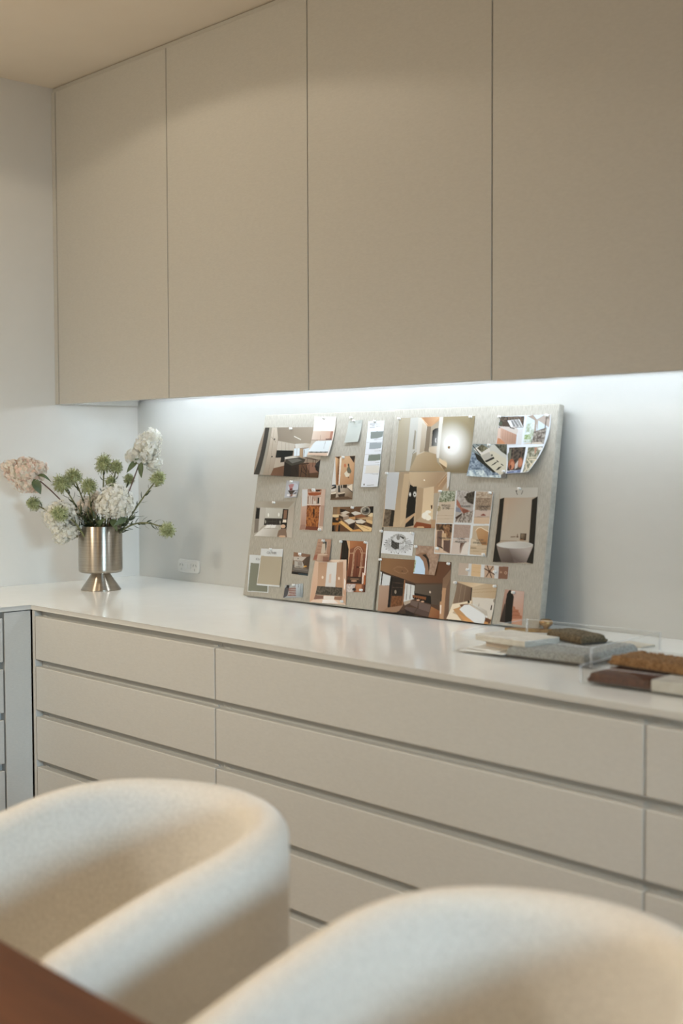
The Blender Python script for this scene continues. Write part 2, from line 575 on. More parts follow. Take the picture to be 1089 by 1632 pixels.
# ------------------------------------------------------------------ prints: flat printed paper, colours drawn per point
PRINTS=[
('photo_print','photo print of a kitchen with dark island and stools,curled at left',1,0,[[112,5102],[2682,5073],[2676,3595],[5,3644]],'a08f7c',(0,0,0,0.05),(0,0,0,14),[[1296,5042]],[],[('g','8f8270','aa9c88',[703,5056,2010,4415],[642,5094,2709,5072,2683,4436,1500,4562,769,4688]),('p','443f36',[112,5102,303,5099,274,4422,233,3646,5,3644,71,4225]),('p','a39a88',[303,5099,424,5097,383,4421,381,3636,233,3646,274,4422]),('g','c9bca8','a3937e',[453,5035,598,3638],[424,5097,642,5094,744,4786,755,4566,759,3908,691,3627,381,3636,410,4372]),('l','6f6353',9,[439,4814,688,4640]),('e','2a2520',[601,4739,33,0,4,-22],0),('e','2a2520',[611,4205,32,0,4,-22],0),('l','8d806e',9,[526,5034,598,3638]),('p','c6bba9',[769,4688,1530,4586,1529,4393,786,4395,759,4444]),('l','948874',9,[937,4650,982,4395]),('l','948874',9,[1119,4625,1160,4394]),('l','948874',9,[1263,4612,1301,4394]),('g','d8d4c8','c7bba8',[1643,4537,2202,4486],[1530,4586,1977,4606,2663,4554,2646,4460,1999,4475,1571,4453]),('p','1f221c',[778,4400,1495,4388,1487,4237,1161,4188,772,4171]),('p','2c2a24',[1002,4188,1179,4188,1168,4050,1012,4030]),('p','d3cbbb',[1161,4188,1489,4225,1774,4189,1784,4129,1194,4104]),('p','b9aa96',[772,4171,1004,4176,1012,4030,1172,4031,1171,3934,768,3854]),('p','dfe5e4',[1519,4453,1754,4459,1783,4237,1542,4225]),('l','8f8d85',12,[1641,4453,1661,4237]),('p','b79c7c',[1769,4452,1885,4440,1914,4177,1806,4201]),('p','dfe6e6',[1920,4439,2205,4474,2214,4225,1946,4189]),('l','55524c',15,[1969,4415,1978,4201]),('p','c9bda9',[2211,4438,2671,4507,2685,4130,2568,4130,2077,4225]),('g','7d5d45','5f452f',[913,3884,2346,3657],[768,3854,1189,3934,1523,4032,2722,4013,2676,3595,691,3627]),('p','94705a',[2076,4034,2483,4036,2665,3754,2299,3727]),('p','4b463b',[1190,4128,1774,4189,2059,4129,2007,4034,1505,3936,1242,4031]),('p','77746a',[1298,4116,1711,4153,1927,4100,1527,4008]),('p','2a241c',[1174,4116,1242,4031,1505,3936,1528,3612,1238,3621]),('p','35291e',[1505,3936,1807,3997,1874,3616,1528,3612]),('l','140f0b',21,[1809,3985,2216,4011]),('l','140f0b',21,[1947,3986,1943,3617]),('l','140f0b',21,[2148,4011,2148,3619]),('l','140f0b',18,[2235,3964,2296,3609]),('l','140f0b',15,[1929,3795,2210,3655]),('l','140f0b',18,[1688,3889,1790,3699]),('l','2a1d14',21,[1994,3915,2159,3750]),('l','3a2a20',18,[2051,4177,2572,4107]),('l','3a2a20',15,[2141,4153,2131,4011]),('l','3a2a20',15,[2382,4130,2395,3917]),('l','3a2a20',15,[2486,4118,2504,4012]),('p','3b3632',[2521,4012,2685,4130,2665,3754,2470,3918]),('p','241c18',[2499,3941,2637,3919,2659,3754,2536,3824]),('l','e8e2d2',21,[1455,4815,1751,4716]),('l','f0ead9',15,[2422,4390,2484,4225])]),
('photo_print','pale kitchen photo print with white drawers,overlapping the dark kitchen print',1,1,[[2223,5388],[3141,5367],[3047,4222],[2222,4246]],'d6cab8',(0,0.05,0,-0.04),(0,0,6,10),[[2650,5331]],[],[('g','ddd5c6','e0d8cb',[2404,5360,2641,4953],[2223,5388,3068,5369,3089,4947,2252,4959]),('g','d9c7b2','c9a890',[2312,4910,3038,4760],[2252,4959,3089,4947,3083,4690,2195,4698]),('p','b07f6a',[2992,4937,3091,4935,3077,4685,2980,4714]),('l','8a6a58',14,[2196,4693,3084,4685]),('l','a88a78',14,[2594,4836,2601,4694]),('p','7d6152',[2812,4727,3059,4737,3079,4678,2852,4692]),('p','dfe3df',[2405,4660,3102,4678,3078,4328,2223,4341]),('p','c4b7a4',[2197,4686,2485,4683,2215,4484]),('l','6d6a62',11,[2826,4645,2800,4446]),('l','40403a',29,[2276,4329,3011,4335]),('p','d8bda4',[2212,4306,3033,4304,3047,4222,2222,4246]),('p','e9ddd0',[3068,5369,3141,5367,3047,4222,2995,4234,3109,4830])]),
('paint_chip','small grey green paint chip card held by a bulldog pin',1,0,[[3646,5229],[4197,5254],[4180,4625],[3628,4602]],'bcbdb1',(0,0,0,0),(0,0,8,6),[[3883,5225],[3755,5318]],[],[('l','8d8d84',9,[4034,5222,4143,5237]),('l','8d8d84',9,[4026,5195,4123,5205]),('l','8d8d84',11,[4018,5164,4128,5175]),('l','85857c',11,[3699,5201,3861,5207]),('l','aeb1a8',8,[3784,5063,4034,5068]),('p','c4c3b8',[3626,4616,4178,4639,4180,4625,3628,4602])]),
('paint_strip','long white paint strip card with three grey green brush swatches',1,0,[[4419,5205],[5039,5220],[5110,3371],[4480,3351]],'e1e2e0',(0,0,0,0),(0,0,5,5),[[4688,5200]],[],[('p','8c9189',[4564,4907,4793,4918,5052,4922,5033,4768,4825,4717,4584,4711]),('p','a5aba9',[4576,4604,5035,4607,5040,4450,4823,4428,4582,4416]),('p','83897c',[4596,4256,5056,4291,5069,4115,4828,4091,4591,4087]),('l','949088',8,[4491,5141,4684,5146]),('l','7e7c76',13,[4495,5114,4677,5116]),('l','8e8c86',8,[4501,5078,4695,5080]),('l','7e7c76',11,[4508,5030,4690,5034]),('l','949088',8,[4736,5128,4927,5137]),('l','949088',8,[4741,5097,4885,5102]),('l','949088',8,[4747,5056,4903,5062]),('l','9b9993',8,[4722,4683,5045,4697]),('l','9b9993',8,[4797,4362,5048,4374]),('l','9b9993',8,[4885,4038,5051,4049]),('l','c3c2bd',8,[4454,4605,5081,4617]),('l','c3c2bd',8,[4460,4265,5086,4282]),('l','b9b8b2',8,[4483,3971,5062,3982]),('p','dfdacd',[4559,3953,5064,3965,5074,3753,4556,3740]),('l','b9b8b2',8,[4521,3730,5053,3736]),('l','9b9993',8,[4840,3711,5055,3722]),('p','55534f',[4555,3446,4596,3447,4594,3403,4555,3402]),('l','8b8984',13,[4683,3404,4947,3417])]),
('photo_print','photo print of an ochre lounge wall with abstract mural',1,0,[[3265,4207],[4069,4238],[4154,3002],[3276,2966]],'c9a37c',(0,0,0,0),(0,0,0,0),[[3626,4184]],[],[('p','d9d6cd',[3200,4138,3281,4193,3376,3701,3430,3375,3264,3372]),('g','e0b98d','a67a54',[3300,4156,3503,3702],[3279,4202,3533,4211,3589,3413,3450,3411]),('l','6b3f22',20,[3399,4175,3504,3394]),('l','3e2615',17,[3443,4138,3478,3702]),('p','e6e1d3',[3469,4184,3537,4184,3582,3413,3539,3413]),('p','5a3820',[3265,4207,3468,4220,3456,4138]),('g','d6b48e','b98d66',[3570,4066,4110,3529],[3534,4202,4058,4229,4125,3440,3591,3404]),('p','3d3129',[3847,4220,4069,4238,4053,4031]),('e','c9805a',[3709,3958,45,0,9,-54],0),('p','6f6a58',[3833,3922,3869,4013,3904,3905,3992,3797,3964,3734,3849,3751,3795,3850]),('e','4c463a',[3842,3976,25,0,7,-40],0),('p','dcd2bb',[3714,3732,3802,3805,3863,3742,3941,3725,3918,3635,3793,3633]),('e','8b6a4c',[3901,3620,30,0,4,-25],0),('l','c0a484',17,[3703,3722,3765,3651]),('g','cdbfab','8a7660',[3551,3413,3872,3004],[3264,3372,4125,3440,4154,3002,3276,2966]),('p','15171a',[3264,3299,3454,3384,3466,3312,3281,3272]),('p','3f4a55',[3278,3399,3437,3411,3444,3366,3267,3354]),('p','d9d2c6',[3258,3253,3442,3302,3430,3226,3266,3208]),('p','3a3a38',[3532,3376,3592,3395,3650,3197,3557,3196]),('p','1f1a16',[3630,3396,3679,3406,3696,3307,3645,3306]),('p','3a2b20',[3717,3406,3879,3418,3882,3319,3732,3316]),('p','e1d3bd',[3900,3364,4088,3439,4123,3225,3920,3320]),('l','2d2119',20,[3920,3320,4118,3207]),('p','58452f',[3278,3135,3490,3167,3486,3040,3290,2990]),('p','e8dcc6',[3275,3154,3460,3194,3492,3158,3293,3127]),('p','483829',[3558,3141,3842,3183,3835,3075,3611,3052]),('p','d6c5ab',[3543,3159,3814,3201,3843,3174,3585,3133]),('p','6b5540',[3288,2999,3610,3061,3960,3078,4150,3029,4154,3002,3276,2966])]),
('photo_print','tiny print of a pink figure sculpture on a pale backdrop',1,0,[[1355,3499],[1909,3475],[1888,3011],[1375,2986]],'b9b9b8',(0,0,0,0),(0,0,3,3),[[1596,3462]],[],[('e','c6c9cb',[1687,3277,240,4,27,-155],0),('p','b98a86',[1461,3362,1552,3397,1704,3399,1667,3299,1629,3276,1648,3221,1535,3218,1525,3274]),('p','7a3a34',[1529,3252,1654,3276,1666,3210,1536,3212]),('p','54483e',[1473,3202,1795,3212,1672,3088,1591,3086]),('l','2d2622',16,[1670,3188,1896,3219]),('p','8f6f62',[1637,3098,1700,3111,1697,3033,1572,3013]),('e','e4e0dc',[1514,3062,58,1,5,-27],0),('p','d9cfc3',[1690,3077,1864,3092,1826,3036,1698,3029]),('p','7e7a78',[1686,3099,1863,3191,1862,3103])]),
('photo_print','photo print of a wooden cabinet below open bookshelves',1,0,[[2067,3262],[3047,3269],[3120,2075],[2156,2064]],'c6ad99',(0,0,0,0),(0,0,0,0),[[2568,3244],[3024,2101]],[],[('p','d3d2cc',[2069,3251,2297,3255,2348,2774,2138,2747]),('g','c9ab97','ae8a75',[2141,2692,2244,2104],[2140,2736,2352,2753,2382,2219,2187,2211]),('p','a78472',[2187,2211,2388,2219,2389,2088,2156,2064]),('p','9a6d51',[2312,3255,2872,3265,2887,3179,2314,3156]),('l','e3d9cc',16,[2355,3245,2368,3169]),('l','c3a78f',16,[2424,3246,2437,3170]),('p','f0e8dc',[2469,3258,2625,3261,2636,3196,2480,3193]),('p','1d1815',[2645,3233,2814,3243,2821,3199,2651,3196]),('p','a4603c',[2312,3167,2885,3190,2869,3103,2642,3072,2374,3081]),('l','e0c2ab',16,[2312,3167,2885,3190]),('p','b9a18e',[2331,3058,2892,3056,2899,2833,2357,2818]),('l','7d5741',19,[2360,3037,2386,2830]),('l','e0d3c2',32,[2413,3038,2437,2842]),('l','e4d9cb',32,[2489,3051,2511,2833]),('l','6b4a38',13,[2549,3030,2564,2835]),('p','d8cdbd',[2582,2966,2652,3011,2728,2839,2589,2835]),('e','b58f76',[2640,2956,28,1,7,-43],0),('p','14110f',[2759,3018,2820,3026,2840,2853,2772,2851]),('p','d5c2b0',[2827,3037,2910,3039,2915,2833,2838,2831]),('l','e8d9ca',21,[2359,2803,2917,2818]),('g','8b5330','b4753f',[2347,2785,2969,2241],[2346,2790,2910,2805,2948,2187,2405,2176]),('n','74401f','bb7b43',37,[2346,2790,2910,2805,2948,2187,2405,2176]),('l','2b1509',24,[2650,2696,2678,2458]),('e','2b1509',[2667,2599,34,1,19,-108],0),('p','7a4630',[2405,2176,2948,2187,2936,2078,2391,2078]),('p','cdb39f',[2874,3255,3048,3258,3103,2806,2920,2801]),('p','bb9c87',[2922,2790,3090,2795,3129,2204,2961,2198]),('l','e0cdbd',21,[2897,2757,2942,2132]),('p','d8c4b2',[2961,2198,3116,2193,3120,2075,2936,2078]),('l','c3a591',11,[2929,2801,3103,2806])]),
('photo_print','photo print of a pale bedroom with a charcoal headboard',1,0,[[108,2849],[1833,2904],[1880,1815],[194,1795]],'b3ab9a',(0,0,0,0),(0,0,0,0),[[939,2823]],[],[('g','b5ac9b','a59a87',[409,2845,1107,2684],[110,2838,1819,2892,1581,2687,320,2684,129,2702]),('p','9c9384',[99,2678,339,2673,369,2323,376,1916,195,1886]),('p','23211d',[167,2646,327,2644,342,2322,173,2316]),('p','8a8072',[153,2293,340,2299,341,1926,193,1897]),('p','c3bdb0',[322,2673,578,2658,588,2331,587,2150,440,2032,376,1916]),('g','cbc7ba','bdb8a9',[614,2647,1322,2401],[577,2664,1342,2657,1359,2375,599,2358]),('e','e9e6da',[734,2448,33,1,11,-58],0),('e','e9e6da',[1194,2475,33,1,10,-58],0),('p','3b362f',[594,2353,1367,2369,1362,2180,589,2139]),('l','534d45',11,[736,2347,744,2156]),('l','534d45',11,[935,2354,952,2164]),('l','534d45',11,[1117,2356,1133,2171]),('l','534d45',11,[603,2245,1362,2269]),('e','a69f90',[647,2243,27,1,9,-49],0),('e','a69f90',[1289,2255,26,1,9,-49],0),('p','2d241d',[1344,2646,1587,2649,1603,2012,1361,2002]),('p','8c6c55',[1398,2615,1544,2619,1541,2364,1411,2359]),('p','e9dcc6',[1399,2337,1545,2342,1560,2254,1399,2248]),('p','120f0c',[1336,2234,1561,2249,1572,2099,1361,2091]),('e','d7b596',[1441,2138,103,4,10,-55],0),('p','8f7865',[1382,2070,1576,2077,1669,1827,1214,1818,1263,1998]),('e','cfae90',[1455,1840,145,6,6,-31],0),('g','dcd7cb','b9b1a2',[541,2126,1033,1810],[737,2156,1268,2154,1230,1819,194,1799,374,1927]),('p','e6e2d7',[720,2155,919,2163,869,2071,653,2063]),('p','e4e0d5',[936,2164,1135,2160,1100,2081,886,2072]),('l','a9a192',11,[607,2038,1219,2063]),('g','b5a998','c3b9a9',[1611,2610,1907,1849],[1589,2643,1852,2794,1880,1815,1669,1827,1603,2012]),('l','a09685',8,[1838,2749,1910,1827])]),
('photo_print','photo print of stacked pale stone blocks on timber',1,0,[[3431,2767],[5001,2830],[5044,2129],[3491,2071]],'6e5238',(0,0,0,0),(0,0,0,0),[[4227,2769]],[],[('g','8a6c4d','6b4c33',[3566,2768,4405,2646],[3431,2767,5001,2830,5010,2651,4402,2660,3721,2713,3442,2512]),('p','9c7a56',[3608,2769,3711,2772,3724,2566,3611,2562]),('p','2b1c12',[3708,2727,3948,2705,4082,2636,3756,2626]),('p','8d7458',[3431,2704,3605,2724,3611,2562,3445,2557]),('l','d8c8a8',12,[4137,2798,4299,2803]),('p','cfc2ae',[3739,2603,3953,2676,4124,2630,3929,2572]),('p','3a2819',[4110,2593,4168,2609,4339,2557,4308,2497,4101,2520]),('p','d5cdbe',[4166,2624,4320,2672,4526,2643,4571,2608,4319,2556]),('p','8e5f3e',[4321,2542,4573,2601,4739,2555,4746,2512,4329,2491]),('p','5b3722',[4741,2541,5021,2522,5015,2436,4795,2456]),('p','16120f',[4855,2819,5002,2827,5016,2651,4883,2647]),('e','a8a08e',[4706,2699,193,6,20,-122],0),('e','6d675c',[4716,2699,148,5,15,-93],0),('e','2d2a25',[4745,2707,89,3,8,-50],0),('e','989080',[4671,2734,59,2,6,-40],0),('l','d9cfbb',16,[4562,2665,4586,2767,4698,2814]),('p','dccaa4',[4923,2641,5016,2651,5021,2522,4818,2558]),('p','c69a68',[4086,2490,4343,2528,4357,2441,4113,2447]),('p','1c130c',[3440,2527,3594,2539,3591,2495,3447,2483]),('p','e0c79b',[3445,2557,3745,2566,3695,2491,3595,2473,3447,2483]),('p','30200f',[3450,2468,3698,2477,3797,2377,3700,2337,3473,2328]),('p','b88550',[3579,2443,3698,2477,3692,2388,3607,2400]),('p','a98a63',[3696,2550,3809,2554,3869,2438,3810,2422]),('p','3b2818',[3697,2543,3860,2497,3872,2424,3708,2477]),('p','cbbca8',[3726,2558,3905,2594,4099,2534,3880,2497]),('p','a48f7a',[3880,2497,4098,2541,4092,2454,3893,2417]),('p','d8d0c1',[3916,2403,4151,2463,4362,2412,4359,2368,4137,2302]),('p','8f6d52',[3909,2381,4137,2302,4137,2244,3927,2338]),('p','2d1c11',[4142,2273,4370,2362,4370,2238,4324,2149,4170,2223]),('p','69503c',[4370,2238,4557,2202,4364,2151]),('p','dcd3c2',[4362,2412,4512,2483,4784,2398,4654,2343,4434,2342]),('p','241509',[4357,2441,4431,2487,4614,2465,4517,2447,4401,2421]),('p','241509',[4413,2349,4658,2322,4789,2370,4739,2310,4542,2296]),('p','d7b888',[4751,2484,5056,2423,5031,2336,4806,2385]),('p','bfa077',[4353,2470,5016,2550,5044,2437,4755,2455]),('p','48301c',[4807,2378,5024,2321,5026,2243,4803,2342]),('p','e0c391',[4376,2326,4541,2303,4783,2283,5037,2236,5024,2135,4729,2123]),('l','a97b45',10,[4563,2289,4939,2175]),('p','cf9d62',[4324,2149,4559,2188,4690,2121,4271,2103]),('p','ddb679',[3720,2345,3836,2393,4324,2149,4251,2103]),('p','b5803f',[3474,2321,3804,2333,3732,2272,3507,2249]),('p','6b4a30',[3814,2275,4208,2115,3804,2084]),('p','21150c',[3468,2232,3567,2266,3608,2083,3491,2074]),('p','97683d',[3657,2284,3729,2286,3731,2088,3660,2085]),('p','1d120a',[3734,2257,3796,2260,3815,2084,3738,2084])]),
('fabric_swatch','sage green linen swatch card behind the beige swatch card',1,0,[[109,1227],[1054,1249],[1151,151],[218,124]],'d5d6d0',(0,0,0,0),(0,0,0,0),[],[('CULTIVER',420,1114,1019,1115)],[('p','8a8a78',[208,986,1016,1004,1102,177,238,146])]),
('fabric_swatch','beige linen swatch card with white header,leaning on the sage one',1,1,[[609,1441],[1573,1471],[1643,357],[636,343]],'d8d8d2',(0,0,0,0),(0,0,3,3),[[1062,1435]],[('CULTIVER',885,1327,1314,1334)],[('p','b6aa92',[650,1219,1585,1244,1654,406,648,389])]),
('photo_print','small dark print of a kitchen under a brown ceiling',1,0,[[2032,1409],[2736,1371],[2731,760],[2045,776]],'84705c',(0,0,0,0),(0,0,0,0),[[2330,1364]],[],[('g','9b7a62','8a6a54',[2064,1392,2643,1270],[2032,1409,2736,1371,2715,1331,2438,1172,2042,1274]),('p','c3baac',[2042,1274,2583,1295,2438,1172,2060,1169]),('e','2a2420',[2246,1232,22,1,3,-15],0),('l','efe6d4',19,[2274,1316,2372,1312]),('p','5a4a3c',[2597,1296,2729,1332,2739,951,2466,1011,2468,1164]),('p','b9b2a5',[2106,1153,2442,1153,2515,1052,2502,965,2138,971]),('p','9a9084',[2250,1132,2430,1143,2449,1029,2268,1027]),('l','3a322b',16,[2190,994,2484,993]),('e','d9a24e',[2588,1028,60,4,3,-19],0),('e','e3c07a',[2536,1011,33,2,3,-15],0),('p','6d6458',[2013,1041,2124,1048,2141,952,2050,831]),('p','6e665c',[2112,960,2739,951,2730,846,2105,834]),('p','8a8277',[2101,940,2702,930,2707,902,2106,911]),('p','2c2a26',[2046,850,2732,836,2735,770,2045,776]),('p','3e4c50',[2335,807,2728,813,2731,760,2344,758])]),
('photo_print','tiny scrap print of red brick stripes and grey sheet',1,0,[[1823,429],[2578,531],[2647,136],[1860,60]],'a9aba8',(0,0,0,0),(0,0,2,4),[[2223,457]],[],[('p','5d5a5a',[1815,312,1925,417,2019,366,2004,133,1902,68,1860,60]),('p','2f2a29',[1893,434,2019,443,2019,366,1921,359]),('p','b1a49a',[2019,366,2290,424,2309,157,2007,114]),('l','8a4a38',21,[1998,326,2314,368]),('l','8a4a38',21,[2028,282,2323,317]),('l','8a4a38',21,[2059,238,2332,266]),('l','8a4a38',21,[2089,194,2341,215]),('l','8a4a38',21,[2036,144,2350,164]),('g','c5cac9','8f9694',[2284,462,2611,180],[2279,490,2578,531,2647,136,2364,161]),('l','232323',19,[2385,488,2398,413]),('l','6d7270',12,[2497,515,2529,174]),('l','c9c5bd',21,[2068,408,2228,458])]),
('photo_print','photo print of a pale stone basin on warm tiles',1,2,[[3001,1833],[3538,1844],[3577,1211],[2930,1211]],'b08e76',(0,0,0,0),(0,0,4,3),[[3251,1793]],[],[('g','bb9a80','a47f68',[2979,1803,3076,1239],[3001,1833,3538,1844,3577,1211,2930,1211]),('l','8d6a55',8,[3032,1730,3529,1735]),('l','8d6a55',8,[3021,1634,3198,1633]),('l','8d6a55',8,[3019,1539,3214,1540]),('l','8d6a55',8,[3013,1444,3202,1450]),('l','8d6a55',8,[3439,1636,3560,1633]),('l','8d6a55',8,[3444,1448,3565,1445]),('p','28261e',[3217,1757,3376,1774,3383,1652,3366,1435,3271,1439]),('p','cbbda8',[3192,1699,3312,1724,3375,1463,3313,1432,3191,1434]),('l','d7c8b6',18,[3377,1765,3404,1446]),('e','8a877a',[3255,1774,64,3,6,-38],0),('p','a06a55',[2921,1344,3063,1390,3072,1258,2939,1240]),('g','c6ab92','97755f',[3059,1333,3545,1322],[3075,1400,3460,1430,3463,1336,3329,1178,3067,1210]),('e','cfb79e',[3278,1401,199,11,4,-26],0),('p','8f6a57',[3300,1346,3555,1342,3564,1211,3328,1182])]),
('photo_print','photo print of a pink alcove with a granite bench',1,1,[[2969,1234],[4218,1315],[4399,61],[3027,27]],'d1b79f',(0,0,0,0.04),(0,0,0,8),[[4251,144]],[],[('g','dcc0a6','d0a98b',[3070,1202,3148,112],[2969,1234,3113,1185,3191,492,3174,114,3027,27]),('p','e2cdb6',[3579,1288,4089,1308,4100,1243,3870,1211,3602,1233]),('e','d7bfa6',[4021,1248,103,6,5,-29],0),('p','c2a083',[3116,1167,3476,1188,3523,516,3204,493]),('p','b99578',[3844,1210,4113,1244,4205,528,3908,507]),('g','e0dcd3','d5cfc5',[3608,1196,3720,530],[3476,1188,3857,1211,3907,516,3511,506]),('p','d8c2af',[3611,859,3692,883,3717,623,3626,617]),('e','e9d5bd',[3361,758,37,3,8,-45],0),('e','e9d5bd',[4008,774,36,2,7,-44],0),('l','d0a884',9,[3199,681,3201,511]),('g','e0c6ae','c9a488',[4123,1263,4370,393],[4091,1299,4220,1306,4387,211,4242,383,4199,565]),('p','f0e8dc',[4211,806,4278,718,4287,460,4247,513]),('p','4a4238',[3203,502,4193,527,4219,289,3183,256]),('n','3d372f','6f6556',36,[3203,502,4193,527,4219,289,3183,256]),('p','8d6b5a',[3184,247,3527,254,3516,160,3161,113]),('p','e4d9cb',[3502,243,3922,266,3912,173,3518,151]),('p','9f7b64',[3924,257,4232,287,4199,177,3925,174]),('g','dcc1a8','e3cbb4',[3050,48,4056,92],[3161,113,3517,156,3924,177,4202,159,4399,61,3027,27]),('p','eee5da',[3493,139,3912,173,4111,78,3484,36]),('p','c9a98e',[4232,290,4369,319,4399,61,4253,163])]),
('photo_print','photo print of an arched terracotta doorway with dark curtain',1,0,[[3950,1842],[4950,1852],[5060,465],[3937,389]],'8a5a40',(0,0,0,0),(0,0,0,0),[[3934,1798],[4887,1822],[4931,513]],[],[('p','231c14',[3950,1842,4119,1844,4239,1624,4259,1310,4282,1015,3998,997]),('l','4d3f2c',11,[4019,1817,4047,1335]),('l','4d3f2c',11,[4087,1802,4137,1340]),('l','3d3122',11,[4154,1712,4202,1343]),('g','b97f55','9a6542',[4223,1845,4809,1708],[4119,1844,4913,1850,4911,1548,4734,1704,4554,1713,4288,1608]),('p','d3ae88',[4119,1844,4249,1843,4306,1497,4301,1053,4242,1605]),('g','8f5a40','713f2a',[4470,1599,4589,869],[4306,1497,4434,1504,4554,1713,4734,1704,4788,1523,4914,1530,4963,913,4843,868,4334,852]),('l','d6b593',18,[4447,1505,4477,1636,4569,1696,4686,1683,4779,1578,4763,1522]),('l','d6b593',15,[4478,1470,4511,1582,4589,1651,4684,1619,4738,1521]),('l','d6b593',18,[4447,1505,4457,1284,4461,1026,4448,786]),('l','d6b593',15,[4478,1470,4500,1176,4495,973,4487,789]),('l','d6b593',18,[4763,1522,4771,1156,4771,973,4749,825]),('l','d6b593',13,[4804,1506,4816,1195,4801,975,4794,828]),('l','d6b593',15,[4762,1526,4914,1530]),('l','d6b593',15,[4306,1497,4434,1504]),('l','d6b593',22,[4737,1132,4888,1141]),('l','4d2717',13,[4599,1513,4652,874]),('p','3f1d11',[4620,1147,4721,1157,4716,1107,4614,1110]),('p','3b2a20',[4322,851,4868,870,4885,688,4313,666]),('p','57402f',[4337,834,4849,832,4836,758,4324,759]),('e','c79f80',[4584,744,114,8,4,-22],0),('l','caa584',13,[4448,786,4752,807]),('p','c9c0b8',[4318,639,4624,652,4508,423,4303,417]),('n','b9aea6','ddd3c9',40,[4318,639,4673,664,4609,431,4303,417]),('p','b98560',[4675,655,4901,671,4910,453,4707,456]),('e','3d3531',[4634,515,71,5,6,-40],0),('p','e9d9c6',[4873,998,4938,984,4948,693,4901,671]),('p','b0683c',[4927,1056,4989,1060,5025,680,4966,658]),('p','5d3a29',[4966,658,5038,681,5060,465,4998,460]),('p','f0e6da',[4900,1850,4950,1852,4987,914,4944,948])]),
('photo_print','large print of a glowing wall lamp beside a pale corridor',2,0,[[224,5251],[2839,5251],[2807,3768],[234,3798]],'a79b82',(0,0,0,0),(0,0,0,0),[[245,5224],[2714,5223]],[],[('g','b2a68d','b7ad98',[179,4908,919,4898],[224,5251,909,5252,883,4634,746,3802,234,3798]),('p','c7c4b8',[631,5247,909,5252,958,4317,826,4265,780,3802,639,3814]),('p','d2cbbc',[909,5252,1049,5239,1244,5051,1230,4343,968,4238,935,4634]),('g','d0c5b1','b7a78f',[920,5162,1261,4369],[1065,5106,1230,5025,1230,4343,1065,4291]),('p','a39a86',[829,4925,881,4872,879,4396,810,4391]),('l','6d6355',9,[825,4899,834,4423]),('p','c49b73',[996,5250,1659,5252,1639,5148,1455,4995,1249,5011]),('g','b38761','d1aa82',[1162,5157,1632,5200],[1047,5249,1659,5252,1386,5009,1244,5051]),('l','e8cfae',15,[996,5245,1243,5056]),('p','8d7e6a',[1249,5011,1387,4996,1385,4329,1230,4343]),('p','b0a28c',[1387,4996,1654,5161,1668,4913,1681,4263,1385,4329]),('p','15120d',[1451,4890,1529,4941,1655,4960,1681,4476,1462,4478]),('e','d8d4cc',[1595,4628,30,0,8,-63],0),('e','15120d',[1629,4627,30,0,6,-52],0),('e','efe6d2',[1447,4381,75,0,9,-73],1),('p','cdbb9f',[1388,4447,1655,4471,1654,4263,1404,4316]),('p','d8d2c4',[1643,5247,1777,5249,1761,4160,1660,4160]),('g','a09272','8c7d60',[1834,5196,2652,3856],[1777,5249,2839,5251,2807,3768,2007,3787,1758,4186]),('e','fffdf2',[2150,4507,810,-5,87,-718],2),('e','fffdf4',[2151,4494,311,-2,34,-283],1),('e','8d6a35',[2066,4438,36,0,4,-36],0),('g','bfab8c','ad9571',[999,4264,1665,3848],[1232,4330,1654,4263,1706,4056,2003,3812,763,3802,970,4225]),('e','e6cfa8',[1947,4005,132,1,16,-129],1),('p','e3cda8',[1777,4160,2043,4031,2059,3903,1773,4056]),('p','8d7350',[1775,4043,2059,3903,1965,3851]),('l','d8c9ae',15,[970,4225,1232,4330]),('l','6d5f4a',12,[818,4270,901,4357])]),
